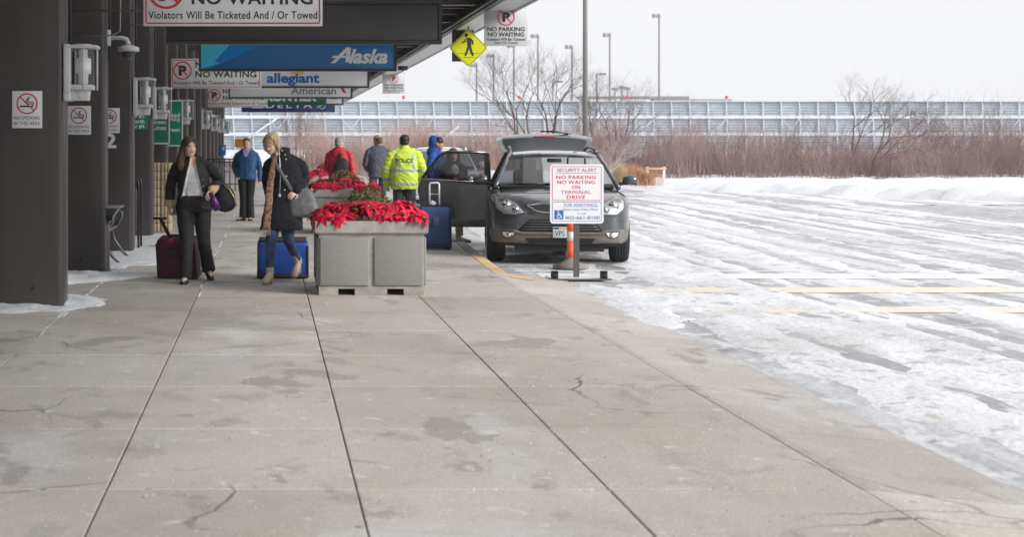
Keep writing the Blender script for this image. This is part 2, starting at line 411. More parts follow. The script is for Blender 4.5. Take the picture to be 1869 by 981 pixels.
for i in range(12): f.append((2*i, 2*i+1, 2*i+3, 2*i+2))
mb.add(v, f); mb.build('far_paving', m_slab, walk)
# kerb stones: full height beyond the crossing, dropped kerb nearer
kerb = thing('kerb', 'concrete kerb with a worn yellow nose along the sidewalk edge', 'kerb')
y = Y0 - 2*ROW
while y < 99:
    ya, yb = y, y+ROW; drop = yb < 21.3
    b = MB(); n = 4; rings = []
    for i in range(n+1):
        t = ya+0.010+(ROW-0.02)*i/n; x = KX(t)
        if drop: rings.append([(x-0.155, t, -0.14), (x-0.155, t, -0.004), (x-0.10, t, -0.004), (x+0.16, t, -0.035), (x+0.75, t, -0.088), (x+0.75, t, -0.14)])
        else: rings.append([(x-0.155, t, -0.16), (x-0.155, t, 0.001), (x-0.02, t, 0.001), (x+0.012, t, -0.012), (x+0.025, t, -0.05), (x+0.03, t, -0.16)])
    b.loft([r[::-1] for r in rings], 0, True, False)
    ym = (ya+yb)/2
    b.build('kerb_stone', m_yellow if 21.0 < ym < 24.3 else (m_slab if drop else m_kerb), kerb); y += ROW
b = MB(); b.add([(3.0, 20.25, -0.012), (3.3, 20.25, -0.045), (3.25, 21.0, -0.045), (2.98, 21.0, -0.012)], [(0, 1, 2, 3)]); b.build('yellow_patch', m_yellow, kerb)

# ------------------------------------------------------------------ terminal: fins, wall, canopy
m_brown = mat('dark_brown_steel', (0.056, 0.047, 0.044), 0.45, var=0.18, scale=2.5, bump=0.05, bscale=4, spec=0.5, stretch=(1, 1, 0.12))
m_brown2 = mat('dark_brown_panel', (0.045, 0.040, 0.038), 0.5, var=0.15, scale=2)
m_edge = mat('edge_trim_steel', (0.30, 0.29, 0.285), 0.35, metal=0.6)
m_soffit = mat('pale_soffit_metal', (0.66, 0.67, 0.69), 0.5, var=0.06, scale=2)
m_grey = mat('light_grey_paint', (0.60, 0.60, 0.60), 0.45, var=0.06, scale=6)
m_black = mat('black_metal', (0.018, 0.018, 0.019), 0.35, spec=0.5)
m_blackmatt = mat('black_plastic', (0.02, 0.02, 0.021), 0.55)
FX, FY0, FS, NF = -2.05, 16.4, 4.2, 15
fin_me = None
for i in range(NF):
    y = FY0 + FS*i
    where = ['nearest the camera', 'second from the camera', 'third from the camera, behind the litter bin', 'fourth from the camera, with a green direction sign',
             'fifth from the camera', 'sixth from the camera'] + ['%s from the camera' % w for w in ('seventh', 'eighth', 'ninth', 'tenth', 'eleventh', 'twelfth', 'thirteenth', 'fourteenth', 'fifteenth')]
    t = thing('canopy_column', 'tall dark brown steel column, ' + where[i], 'column', (FX, y, 0), 0, 'row of brown columns carrying the canopy')
    if fin_me is None:
        b = MB(); b.rbox((-0.45, 0.17, 2.2), (0.9, 0.34, 4.5), 0.055, seg=3); fin_me = b.mesh('shaft', m_brown)
        b = MB(); b.box(-0.004, 0.006, 0.327, 0.348, 0.0, 4.2); trim_me = b.mesh('edge_trim', m_edge)
        b = MB(); b.tube([(0.02, 0.42, 2.7), (0.02, 0.42, 4.4)], 0.014, 6); pipe_me = b.mesh('conduit', m_brown2)
        b = MB(); b.tube([(-0.30, -0.004, 0.20), (-0.30, 0.01, 0.20)], 0.016, 10); hole_me = b.mesh('weep_hole', m_black)
    link('shaft', fin_me, t); link('edge_trim', trim_me, t); link('conduit', pipe_me, t); link('weep_hole', hole_me, t)
# terminal wall well behind the columns
wall = thing('terminal_wall', 'dark terminal wall behind the row of columns', 'wall', (-5.2, 0, 0))
MB().box(-0.3, 0, 10, 96, 0, 4.7).build('wall_panel', m_brown2, wall)
m_win = mat('dark_window_glass', (0.03, 0.035, 0.04), 0.08, spec=0.8)
for i in range(0, 18):
    MB().rbox((0.02, 12.6+4.2*i, 1.5), (0.05, 2.9, 2.5), 0.01).build('window', m_win, wall)
can = thing('canopy', 'long dark canopy with a pale metal edge over the sidewalk', 'canopy')
CX = 4.35
MB().box(-5.5, -1.9, -3, 96, 4.46, 4.7).build('roof_deck', m_brown2, can); MB().box(2.9, 4.3, -3, 96, 4.46, 4.7).build('roof_deck', m_brown2, can)  # deck split by an added, unseen opening that lets light under the canopy
sky_me = MB().box(-1.895, 2.895, 0.03, 1.37, 4.60, 4.612).mesh('added_skylight_pane', glass('added_skylight_glass', (0.93, 0.95, 0.95), 1.3, 0.6))  # clear panes added over the unseen roof opening
beam_me = MB().box(-5.1, 3.74, -0.12, 0.12, 4.10, 4.46).mesh('cross_beam', m_brown)
rib_me = MB().box(-5.1, 3.735, -0.05, 0.05, 4.16, 4.46).mesh('purlin', m_brown)
for i in range(-4, 18):
    link('cross_beam', beam_me, can, (0, FY0+FS*i+0.2, 0))
    for k in (0, 1, 2): link('added_skylight_pane', sky_me, can, (0, FY0+FS*i+0.2+1.4*k, 0))
    for k in (1, 2): link('purlin', rib_me, can, (0, FY0+FS*i+0.2+1.4*k, 0))
for xx in (0.2, 2.35):
    MB().box(xx-0.08, xx+0.08, -3, 95, 4.2, 4.455).build('long_beam', m_brown, can)
MB().box(3.74, 3.86, -3, 96, 3.98, 4.455).build('edge_beam', m_brown, can)
MB().box(3.70, 3.74, -3, 96, 4.02, 4.06).build('edge_angle', m_edge, can)
sof = MB().box(3.865, CX-0.02, 0.006, FS-0.006, 3.99, 4.03).mesh('soffit_panel', m_soffit)
fas = MB().rbox((CX, FS/2, 4.32), (0.05, FS-0.012, 0.72), 0.008).mesh('fascia_panel', m_soffit)
for i in range(-4, 19):
    y = FY0+FS*i+0.2
    link('soffit_panel', sof, can, (0, y, 0)); link('fascia_panel', fas, can, (0, y, 0))
for (y, x0, x1, z) in ((20.45, -2.6, -1.95, 2.99), (24.7, -2.7, -1.2, 3.42), (20.45, -2.6, -0.6, 3.30)):
    MB().tube([(x0, y, z), (x1, y, z), (x1+0.10, y, z+0.05), (x1+0.12, y, z+0.9)], 0.010, 6).build('conduit', m_edge, can)

# ------------------------------------------------------------------ snow lying against the columns
def snow_patch(name, label, poly, h, z0=0.0, res=0.05, rag=0.12, seed=0):
    xs = [p[0] for p in poly]; ys = [p[1] for p in poly]
    def sd(x, y):
        ins = False; d = 1e9; n = len(poly)
        for i in range(n):
            (x1, y1), (x2, y2) = poly[i], poly[(i+1) % n]
            if (y1 > y) != (y2 > y) and x < (x2-x1)*(y-y1)/(y2-y1)+x1: ins = not ins
            t = max(0, min(1, ((x-x1)*(x2-x1)+(y-y1)*(y2-y1))/((x2-x1)**2+(y2-y1)**2)))
            d = min(d, math.hypot(x-x1-t*(x2-x1), y-y1-t*(y2-y1)))
        return d if ins else -d
    nx, ny = int((max(xs)-min(xs))/res)+3, int((max(ys)-min(ys))/res)+3
    idx = {}; v = []; f = []; D = {}
    for j in range(ny):
        for i in range(nx):
            x, y = min(xs)+(i-1)*res, min(ys)+(j-1)*res
            D[i, j] = sd(x, y) + rag*mnoise.fractal(Vector((x*2.3, y*2.3, seed)), 1.0, 2.0, 4)
    def vid(i, j):
        if (i, j) not in idx:
            x, y = min(xs)+(i-1)*res, min(ys)+(j-1)*res; d = D[i, j]
            z = z0 - 0.004 - 0.25*max(0, -d) + h*(1-math.exp(-max(d, 0)/0.16))*(0.75+0.5*mnoise.noise(Vector((x*3, y*3, seed+5)))) + 0.02*max(0, mnoise.noise(Vector((x*14, y*14, seed))))*min(1, max(d, 0)*8)
            idx[i, j] = len(v); v.append((x, y, z))
        return idx[i, j]
    for j in range(ny-1):
        for i in range(nx-1):
            if max(D[i, j], D[i+1, j], D[i+1, j+1], D[i, j+1]) > 0 and min(D[i, j], D[i+1, j], D[i+1, j+1], D[i, j+1]) > -2.2*res:
                f.append((vid(i, j), vid(i+1, j), vid(i+1, j+1), vid(i, j+1)))
    o = MB().add(v, f, 0, True).build(name, m_snow)
    return props(o, label, 'snow', 'snow drifts on the sidewalk')
snow_patch('snow_drift', 'snow drift at the foot of the nearest brown column', [(-3.9, 15.6), (-2.35, 15.9), (-1.75, 16.35), (-1.62, 17.3), (-2.0, 17.6), (-3.9, 17.6)], 0.06, seed=1)
snow_patch('snow_drift', 'snow drift at the foot of the second brown column', [(-3.6, 18.9), (-2.5, 18.9), (-2.0, 19.5), (-1.4, 20.2), (-1.9, 20.6), (-3.6, 20.6)], 0.10, seed=2)
snow_patch('snow_drift', 'thin trodden snow under the bench before the third column', [(-3.0, 20.9), (-2.0, 21.3), (-1.6, 22.3), (-1.2, 24.3), (-1.3, 25.6), (-2.2, 26.2), (-3.0, 26.0)], 0.03, seed=3, rag=0.3)
snow_patch('snow_drift', 'thin snow between the hoop rack and the tan wall', [(-2.6, 26.4), (-1.7, 26.4), (-1.35, 28.0), (-1.5, 29.6), (-2.6, 29.6)], 0.025, seed=4, rag=0.3)
snow_patch('snow_bank', 'ploughed snow bank along the far edge of the drive', [(9.2, 80), (10.2, 73), (13.6, 63.2), (18.6, 54.8), (24.5, 43), (29.5, 29), (40, 29), (40, 90), (9.5, 100)], 0.42, z0=RZ, res=0.6, rag=1.0, seed=6)
snow_patch('snow_ridge', 'low ridge of dirty slush on the drive beside the dropped kerb', [(3.3, 15.2), (3.9, 15.4), (4.5, 17.6), (4.3, 19.4), (3.9, 20.4), (3.6, 19.0)], 0.03, z0=RZ+0.01, res=0.05, rag=0.3, seed=8)

# slush and packed snow with real thickness on the drive, between the wheel tracks
LANES = (6.9, 7.6, 9.4, 10.1, 12.3, 13.4, 15.6, 18.5, 21, 24)
def slush_sheet(x0, x1, y0, y1, res, seed, yaw=0.0):
    v = []; f = []; idx = {}
    nx, ny = int((x1-x0)/res), int((y1-y0)/(res*1.6))
    def H(x, y):
        xs = x - 0.045*max(0, y-20)
        h = mnoise.fractal(Vector((xs*0.95, y*0.055, seed)), 1.0, 2.0, 3)*0.8 + mnoise.fractal(Vector((x*2.2, y*0.8, seed+3)), 1.0, 2.0, 4)*0.35
        d = 0.0
        for c in LANES:
            for o in (-0.78, 0.78):
                e = (xs - c - o - 0.10*mnoise.noise(Vector((c, y*0.12, o))))/0.13
                if abs(e) < 3: d = max(d, math.exp(-e*e)*(0.75+0.5*mnoise.noise(Vector((c*3, y*0.35, 9)))))
        return 0.030*h + 0.004 - 0.030*d
    for j in range(ny+1):
        for i in range(nx+1):
            x, y = x0+i*res, y0+j*res*1.6; h = H(x, y); idx[i, j] = h
    vi = {}
    def vid(i, j):
        if (i, j) not in vi:
            x, y = x0+i*res, y0+j*res*1.6; h = idx[i, j]
            e = min(1, (x-x0)/0.8, (x1-x)/1.5)
            vi[i, j] = len(v); v.append((x+0.3*res*mnoise.noise(Vector((x*9, y*9, 1))), y, RZ + min(0.035, h*1.2)*max(0.0, e) - 0.012*(1-max(0, e)) + (0.008*mnoise.noise(Vector((x*7, y*7, 2))) if h > 0.004 else 0)))
        return vi[i, j]
    for j in range(ny):
        for i in range(nx):
            if max(idx[i, j], idx[i+1, j], idx[i+1, j+1], idx[i, j+1]) > 0.0 and x0+i*res > KX(y0+j*res*1.6)+0.5:
                f.append((vid(i, j), vid(i+1, j), vid(i+1, j+1), vid(i, j+1)))
    o = MB().add(v, f, 0, True).build('slush', m_slush); props(o, 'ridges of grey slush and packed snow on the drive', 'slush', kind='stuff')
m_slush = ground_mat('slush_snow', [(None, 0, 0, 0, (0.76, 0.77, 0.80)), ((0.9, 0.5, 1), 7, 0.48, 0.62, (0.60, 0.60, 0.615)), ((5, 3, 1), 7, 0.56, 0.66, (0.42, 0.40, 0.385)), ((3, 3, 1), 6, 0.60, 0.68, (0.52, 0.46, 0.40))],
    rough=(0.35, 0.8), bump=0.8, bscale=16, bdist=0.02)
slush_sheet(3.5, 17.0, 5.0, 46.0, 0.085, 11)
slush_sheet(5.0, 30.0, 46.0, 72.0, 0.4, 12)
# snow caught in the long joints, and grit strewn over the pavement
b = MB(); rnd = random.Random(5)
for xj, ya, yb, n in ((-0.77, 17.0, 50.0, 75), (-1.97, 14.0, 30.0, 36), (0.42, 20.5, 40, 16)):
    for k in range(n):
        y = rnd.uniform(ya, yb); w = rnd.uniform(0.008, 0.03); l = rnd.uniform(0.05, 0.45); x = xj + rnd.uniform(-0.02, 0.02); q = 7
        pts = [(x + w*math.cos(2*PI*i/q)*rnd.uniform(0.6, 1.1), y + l*math.sin(2*PI*i/q)*rnd.uniform(0.7, 1.1), -0.004) for i in range(q)]
        b.add(pts + [(x, y, 0.012)], [(i, (i+1) % q, q) for i in range(q)], 0, True)
o = b.build('joint_snow', m_snow); props(o, 'broken strip of snow caught in the pavement joints', 'snow', kind='stuff')
b = MB()
for k in range(5200):
    y = 6.0 + 30*rnd.random()**2.2; x = rnd.uniform(-2.0, 3.4); r = rnd.uniform(0.002, 0.0055)*(1.6 if rnd.random() < 0.04 else 1)
    if mnoise.noise(Vector((x*0.8, y*0.5, 3))) < rnd.uniform(-0.5, 0.5): continue
    z = 0.002 if x < KX(y)-0.17 else -0.05
    if z < 0: continue
    pts = [(x+r*rnd.uniform(0.6, 1.2)*math.cos(2*PI*i/5), y+r*rnd.uniform(0.6, 1.2)*math.sin(2*PI*i/5), z) for i in range(5)]
    b.add(pts+[(x, y, z+r*0.9)], [(i, (i+1) % 5, 5) for i in range(5)], 0 if rnd.random() < 0.6 else 1)
o = b.build('road_salt', [mat('salt_grain', (0.75, 0.75, 0.74), 0.5), mat('grit_grain', (0.16, 0.13, 0.11), 0.8)]); props(o, 'grains of salt and grit strewn over the pavement', 'grit', kind='stuff')
# ------------------------------------------------------------------ wall lanterns, camera, signs on the columns
m_lampglass = mat('frosted_lamp_glass', (0.92, 0.92, 0.92), 0.12, spec=0.6)
m_clear = glass('clear_lantern_glass', (0.96, 0.97, 0.97), 1.45, 1.0)
m_signwhite = mat('sign_white', (0.76, 0.76, 0.77), 0.5, var=0.04, scale=4)
m_signgrey = mat('sign_aluminium', (0.50, 0.51, 0.52), 0.45, var=0.05, scale=4)
m_red = mat('sign_red', (0.55, 0.03, 0.04), 0.5)
m_ink = mat('sign_black', (0.02, 0.02, 0.022), 0.5)
m_green = mat('sign_green', (0.0, 0.20, 0.125), 0.5)
m_lwhite = mat('letter_white', (0.75, 0.76, 0.76), 0.5)
def lantern(loc, label):
    t = thing('wall_lantern', label, 'lamp', loc, 0, 'grey wall lanterns on the columns')
    if 'lant' not in cache:
        a = MB(); a.rbox((0.035, 0, 0.02), (0.07, 0.30, 0.50), 0.01); a.rbox((0.035, 0, -0.25), (0.072, 0.30, 0.1), 0.01)
        b = MB(); b.rbox((0.19, 0, 0.245), (0.30, 0.30, 0.03), 0.008); b.lathe([(0.10, 0.26), (0.10, 0.275), (0.0, 0.276)], 20, (0.17, 0, 0))
        c = MB(); c.rbox((0.17, 0, -0.16), (0.24, 0.27, 0.05), 0.008); c.lathe([(0.0, -0.29), (0.09, -0.29), (0.105, -0.18)], 20, (0.16, 0, 0)); c.rbox((0.15, 0, -0.24), (0.19, 0.18, 0.11), 0.01)
        d = MB(); d.lathe([(0.115, -0.14), (0.115, 0.235)], 24, (0.18, 0, 0), cap=False)
        e = MB(); e.lathe([(0.0, -0.13), (0.055, -0.13), (0.055, -0.03), (0.085, -0.02), (0.085, 0.13), (0.05, 0.14), (0.05, 0.22), (0, 0.23)], 20, (0.18, 0, 0))
        g = MB()
        for (px, py) in ((0.325, 0.0), (0.20, -0.135), (0.20, 0.135)): g.tube([(px, py, -0.19), (px, py, 0.24)], 0.009, 8)
        cache['lant'] = [(n, q.mesh(n, m)) for n, q, m in (('back_plate', a, m_grey), ('cap', b, m_grey), ('base', c, m_grey), ('glass', d, m_clear), ('diffuser', e, m_lampglass), ('guard_rods', g, m_grey))]
    for n, me in cache['lant']: link(n, me, t)
    return t
lab = {0: 'large grey wall lantern on the nearest brown column', 2: 'grey wall lantern on the third column above green lettering', 3: 'grey wall lantern on the fourth column overlapping the one before',
       5: 'grey wall lantern on the sixth column beside the green signs', 8: 'small grey wall lantern on the ninth column', 10: 'small grey wall lantern on the eleventh column', 12: 'tiny grey wall lantern on the thirteenth column', 14: 'farthest tiny grey wall lantern on the last column'}
for i, l in lab.items(): lantern((FX, FY0+FS*i+0.16, 2.37), l)
def dome_camera(loc, label, s=1.0):
    t = thing('security_camera', label, 'camera', loc, 0, 'dome cameras on columns')
    a = MB(); a.rbox((0.0, 0, 0), (0.05, 0.12, 0.2), 0.012); a.build('wall_mount', m_grey, t)
    a = MB(); a.tube([(0.02, 0, 0), (0.17, 0, 0.0), (0.225, 0, -0.02), (0.245, 0, -0.06), (0.245, 0, -0.11)], [0.028, 0.026, 0.03, 0.03, 0.034], 12); a.build('arm', m_grey, t)
    a = MB(); a.lathe([(0.05, -0.09), (0.09, -0.105), (0.135, -0.12), (0.14, -0.165), (0.125, -0.175), (0.0, -0.175)], 28, (0.25, 0, 0)); a.build('housing', m_grey, t)
    a = MB(); a.lathe([(0.092, -0.176), (0.088, -0.20), (0.07, -0.235), (0.04, -0.26), (0.0, -0.268)], 24, (0.25, 0, 0)); a.build('dome', mat('smoked_dome', (0.05, 0.05, 0.055), 0.05, spec=0.8), t)
    t.scale = (s, s, s)
dome_camera((FX+0.03, FY0+FS+0.17, 2.98), 'white dome camera on the second brown column')
dome_camera((FX+0.03, FY0+FS*8+0.5, 2.62), 'small white dome camera above the farther lanterns')

def smoke_symbol(mb, cx, cz, r, y):
    ring_mb(mb, cx, cz, r*0.87, r, y, mi=0); bar_mb(mb, cx-0.64*r, cz+0.64*r, cx+0.64*r, cz-0.64*r, r*0.11, y-0.0015, 0)
    bar_mb(mb, cx-0.7*r, cz-0.25*r, cx+0.28*r, cz-0.25*r, r*0.13, y-0.0005, 1); bar_mb(mb, cx+0.34*r, cz-0.25*r, cx+0.6*r, cz-0.25*r, r*0.13, y-0.0005, 1)
    pts = [(0.62, -0.1), (0.6, 0.08), (0.45, 0.15), (0.25, 0.14), (0.08, 0.22), (0.02, 0.4), (0.12, 0.55), (0.3, 0.6)]
    for (o, w) in ((0.0, 0.09), (-0.16, 0.07)):
        for a, b in zip(pts, pts[1:]):
            bar_mb(mb, cx+a[0]*r+o*r*0.6, cz+(a[1]+o)*r, cx+b[0]*r+o*r*0.6, cz+(b[1]+o)*r, r*w, y-0.0005, 1)
def no_smoking(cx, Y, cz, w, h, label):
    t = thing('no_smoking_sign', label, 'sign', (cx, Y, cz), 0, 'no smoking signs on the columns')
    MB().rbox((0, 0, 0), (w, 0.008, h), 0.02*1.0, seg=2).build('panel', m_signwhite, t)
    s = MB(); smoke_symbol(s, 0, h*0.16, h*0.285, -0.0055); s.build('symbol', [m_red, m_ink], t)
    text(t, 'NO SMOKING', m_ink, 0, -h*0.225, w*0.84, h*0.095, y=-0.0055, bold=0.0, spacing=1.06)
    text(t, 'IN THIS AREA', m_ink, 0, -h*0.37, w*0.86, h*0.095, y=-0.0055, bold=0.0, spacing=1.06)
for (i, xa, xb, ya, yb, l) in ((0, 22, 77, 166, 234, 'no smoking sign on the nearest brown column'), (1, 122, 166, 193, 246, 'no smoking sign on the second brown column'),
                               (2, 181.5, 218.5, 197, 243, 'no smoking sign on the third column above the number 2')):
    Y = FY0+FS*i-0.006; p, q = AT(xa, ya, Y), AT(xb, yb, Y)
    no_smoking((p.x+q.x)/2, Y, (p.z+q.z)/2, q.x-p.x, p.z-q.z, l)
Y = FY0+FS*2-0.004; p = AT(201.5, 257, Y)
o = thing('column_number', 'white numeral 2 on the third brown column', 'sign', (p.x, Y, p.z)); text(o, '2', m_lwhite, 0, 0, 22*Y/3000, 27*Y/3000, y=0, bold=0.03)

def hanging_panel(name, label, cx, Y, z0, w, h, mpanel, thick=0.05, group=None, rods=True, frame=None, cat='sign', ztop=4.2, inset=0.22, s=1.0):
    z1 = 1.65+(z0-1.65)*s; t = thing(name, label, cat, (cx*s, Y*s, z1), 0, group); t.scale = (s, s, s); ztop = z0+(ztop-z1)/s
    MB().rbox((0, 0, h/2), (w, thick, h), 0.012).build('panel', mpanel, t)
    if frame:
        fr = MB(); e = 0.05
        fr.box(-w/2-e, w/2+e, -thick/2-0.02, thick/2+0.02, -e, 0.0); fr.box(-w/2-e, w/2+e, -thick/2-0.02, thick/2+0.02, h, h+e)
        fr.box(-w/2-e, -w/2, -thick/2-0.018, thick/2+0.018, 0, h); fr.box(w/2, w/2+e, -thick/2-0.018, thick/2+0.018, 0, h); fr.build('frame', frame, t)
    if rods:
        for sx in (-1, 1): MB().tube([(sx*(w/2-inset), 0, h-0.02), (sx*(w/2-inset), 0, ztop-z0)], 0.014, 6).build('hanger', m_black, t)
    return t
def no_park_symbol(t, cx, cz, r, y):
    text(t, 'P', m_ink, cx+0.02*r, cz, r*0.85, r*1.1, y=y, bold=0.06, name='letter')
    s = MB(); ring_mb(s, cx, cz, r*0.86, r, y-0.001); bar_mb(s, cx-0.62*r, cz+0.62*r, cx+0.62*r, cz-0.62*r, r*0.13, y-0.0015); s.build('prohibition_ring', m_red, t)
def nowait(cx, Y, z0, label):
    w, h = 2.4, 0.79
    t = hanging_panel('no_waiting_sign', label, cx, Y, z0, w, h, m_signwhite, 0.03, 'wide no waiting signs under the canopy', ztop=4.3, s=0.853)
    s = MB(); frame_mb(s, -w/2+0.04, w/2-0.04, 0.04, h-0.04, 0.018, -0.018); s.build('red_border', m_red, t)
    y = -0.018
    no_park_symbol(t, -w/2+0.31, h*0.60, 0.245, y)
    text(t, 'NO PARKING', m_ink, -0.55, h*0.80, 1.62, 0.17, y=y, bold=0.025, align='LEFT', spacing=1.08)
    text(t, 'NO WAITING', m_ink, -0.55, h*0.475, 1.62, 0.17, y=y, bold=0.025, align='LEFT', spacing=1.08)
    text(t, 'Violators Will Be Ticketed And / Or Towed', m_ink, 0.0, h*0.19, 2.26, 0.105, y=y, bold=0.012, spacing=1.06)
nowait(-0.477, 22.0, 3.215, 'wide no waiting sign nearest the camera, cut by the top edge')
nowait(-1.39, 43.6, 3.10, 'wide no waiting sign half behind the blue airline sign')
nowait(-1.25, 64.9, 3.06, 'farthest wide no waiting sign behind the grey airline sign')

# airline signs
AW, AH = 4.36, 0.60
m_frame = mat('sign_frame_dark', (0.035, 0.033, 0.032), 0.45)
m_navy = mat('alaska_navy', (0.025, 0.135, 0.34), 0.4, var=0.05, scale=1)
m_blue1 = mat('alaska_blue', (0.0, 0.17, 0.48), 0.4); m_blue2 = mat('alaska_cyan', (0.05, 0.44, 0.66), 0.4); m_lime = mat('alaska_lime', (0.30, 0.55, 0.08), 0.4)
m_panelwhite = mat('airline_panel_white', (0.66, 0.67, 0.675), 0.45, var=0.04, scale=1)
def airline(xr, Y, z0, label, panel):
    return hanging_panel('airline_sign', label, xr-AW/2-0.05, Y, z0, AW, AH, panel, 0.14, 'airline signs hanging in a row', frame=m_frame, ztop=4.3, inset=0.5, s=0.853)
t = airline(2.80, 26.6, 3.30, 'blank dark brown sign box hanging nearest the camera', m_brown2)
t = airline(2.89, 37.1, 3.32, 'blue airline sign reading Alaska', m_navy)
y = -0.0725; x0 = -AW/2
s = MB(); s.add(flat([(x0, 0), (x0+0.55, 0.155), (x0+1.45, AH), (x0, AH)], y), [(0, 1, 2, 3)], 0)
s.add(flat([(x0, 0), (x0+0.42, 0.13), (x0+0.30, 0.17), (x0+0.70, AH), (x0, AH)], y-0.002), [(0, 1, 2), (0, 2, 3, 4)], 1)
s.add(flat([(x0, AH-0.11), (x0+0.19, AH), (x0, AH)], y-0.004), [(0, 1, 2)], 2)
s.add(flat([(x0, 0), (x0+0.55, 0.155), (x0+0.20, 0.0)], y-0.003), [(0, 1, 2)], 3)
s.build('colour_sweep', [m_blue1, m_blue2, m_lime, m_navy], t)
text(t, 'laska', m_lwhite, 1.585, 0.285, 0.88, 0.33, y=y-0.002, bold=0.035, shear=0.32)
s = MB()
s.add(flat([(0.74, 0.13), (0.84, 0.13), (1.19, 0.47), (1.10, 0.49)], y-0.002), [(0, 1, 2, 3)])
s.add(flat([(1.10, 0.49), (1.20, 0.48), (1.17, 0.15), (1.07, 0.15)], y-0.003), [(3, 2, 1, 0)])
s.add(flat([(0.76, 0.25), (0.80, 0.30), (1.10, 0.30), (1.10, 0.25)], y-0.004), [(3, 2, 1, 0)]); s.build('letter_stroke', m_lwhite, t)
t = airline(2.95, 48.1, 3.31, 'white airline sign reading allegiant with a yellow sun', m_panelwhite)
m_alg = mat('allegiant_blue', (0.0, 0.11, 0.42), 0.4); m_sunny = mat('logo_yellow', (0.80, 0.42, 0.02), 0.4)
text(t, 'allegiant', m_alg, 0.0, 0.20, 1.54, 0.38, y=y-0.003, bold=0.035)
s = MB(); pts = []
for k in range(0, 21): a = PI*k/20; r = 0.21 if k % 2 else 0.15; pts.append((0.13+1.2*r*math.cos(a), 0.345+r*math.sin(a)*0.62))
s.add(flat(pts, y-0.001), [list(range(len(pts)))[::-1]]); s.build('sun_logo', m_sunny, t)
t = airline(3.02, 59.2, 3.30, 'white airline sign reading American', m_panelwhite)
m_amgrey = mat('american_grey', (0.12, 0.135, 0.145), 0.4)
text(t, 'American', m_amgrey, 0.83, 0.235, 1.62, 0.27, y=y, bold=0.012)
s = MB(); s.add(flat([(1.74, 0.42), (1.86, 0.44), (2.02, 0.14), (1.90, 0.16)], y), [(3, 2, 1, 0)], 0); s.add(flat([(1.66, 0.55), (1.80, 0.56), (1.84, 0.46), (1.76, 0.47)], y), [(3, 2, 1, 0)], 1)
s.build('tail_logo', [mat('american_red', (0.55, 0.03, 0.03), 0.4), mat('american_blue', (0.03, 0.16, 0.36), 0.4)], t)
t = airline(3.10, 67.9, 3.27, 'green and white airline sign reading FRONTIER', m_panelwhite)
s = MB(); s.add(flat([(-AW/2, 0), (1.52, 0), (1.52, AH), (-AW/2, AH)], y), [(3, 2, 1, 0)]); s.build('green_field', mat('frontier_green', (0.0, 0.15, 0.055), 0.4), t)
text(t, 'FRONTIER', m_lwhite, -0.05, AH*0.47, 2.35, 0.36, y=y-0.002, bold=0.05)
s = MB(); pts = [(1.62, 0.20), (1.75, 0.27), (1.9, 0.27), (2.02, 0.36), (1.98, 0.26), (2.1, 0.22), (1.9, 0.19)]
s.add(flat(pts, y), [list(range(7))[::-1]]); s.build('bird_logo', m_amgrey, t)
t = airline(3.17, 78.6, 3.17, 'dark blue airline sign reading DELTA', mat('delta_blue', (0.012, 0.045, 0.17), 0.4))
text(t, 'DELTA', m_lwhite, 0.05, AH*0.47, 2.2, 0.26, y=y, bold=0.02, spacing=1.4)
s = MB(); s.add(flat([(-1.75, 0.15), (-1.15, 0.15), (-1.45, 0.27)], y), [(2, 1, 0)]); s.add(flat([(-1.7, 0.19), (-1.45, 0.46), (-1.2, 0.19), (-1.45, 0.30)], y), [(3, 2, 1, 0)])
ring_mb(s, 1.62, 0.28, 0.14, 0.17, y); bar_mb(s, 1.35, 0.16, 1.9, 0.42, 0.03, y); s.build('triangle_logo', m_lwhite, t)

# no parking signs at the canopy edge, pedestrian sign, signal boxes
def nopark(cx, Y, z0, label):
    w, h = 0.77, 0.69
    t = hanging_panel('no_parking_sign', label, cx, Y, z0, w, h, m_signgrey, 0.012, 'no parking signs on the canopy edge', ztop=4.01+0.02, inset=0.03)
    no_park_symbol(t, 0, h*0.74, 0.155, -0.009)
    text(t, 'NO PARKING', m_ink, 0, h*0.43, 0.66, 0.075, y=-0.009, bold=0.025)
    text(t, 'NO WAITING', m_ink, 0, h*0.295, 0.64, 0.075, y=-0.009, bold=0.025)
    text(t, 'Violators Will Be Ticketed', m_ink, 0, h*0.17, 0.68, 0.052, y=-0.009, bold=0.008)
    text(t, 'And / Or Towed', m_ink, 0, h*0.085, 0.40, 0.045, y=-0.009, bold=0.008)
nopark(4.19, 29.0, 3.365, 'grey no parking sign hanging right of the yellow diamond')
nopark(4.27, 56.0, 3.33, 'small grey no parking sign at the far canopy edge')
m_fluo = mat('fluorescent_yellow_sheeting', (0.62, 0.66, 0.0), 0.45)
p = AT(855, 87, 33.0)
t = thing('pedestrian_sign', 'yellow green diamond pedestrian crossing sign under the canopy edge', 'sign', p)
k = 0.395
def diamond(k, rr=0.05):
    pts = []
    for q in range(4):
        a = q*PI/2; c = Vector((math.cos(a), math.sin(a)))*(k-rr*1.414)
        for d in (-1, -0.5, 0, 0.5, 1): pts.append((c.x+rr*math.cos(a+d*PI/4), c.y+rr*math.sin(a+d*PI/4)))
    return pts
MB().prism(diamond(k), -0.004, 0.004).build('panel', m_fluo, t)
d0, d1 = diamond(k-0.022), diamond(k-0.034); s = MB(); n = len(d0)
s.add(flat(d0, -0.007)+flat(d1, -0.007), [(i, (i+1) % n, n+(i+1) % n, n+i) for i in range(n)])
s.build('border_line', m_ink, t)
s = MB(); y = -0.007
s.add(flat([(-0.045+0.036*math.cos(a*PI/8), 0.255+0.036*math.sin(a*PI/8)) for a in range(16)], y), [list(range(16))])
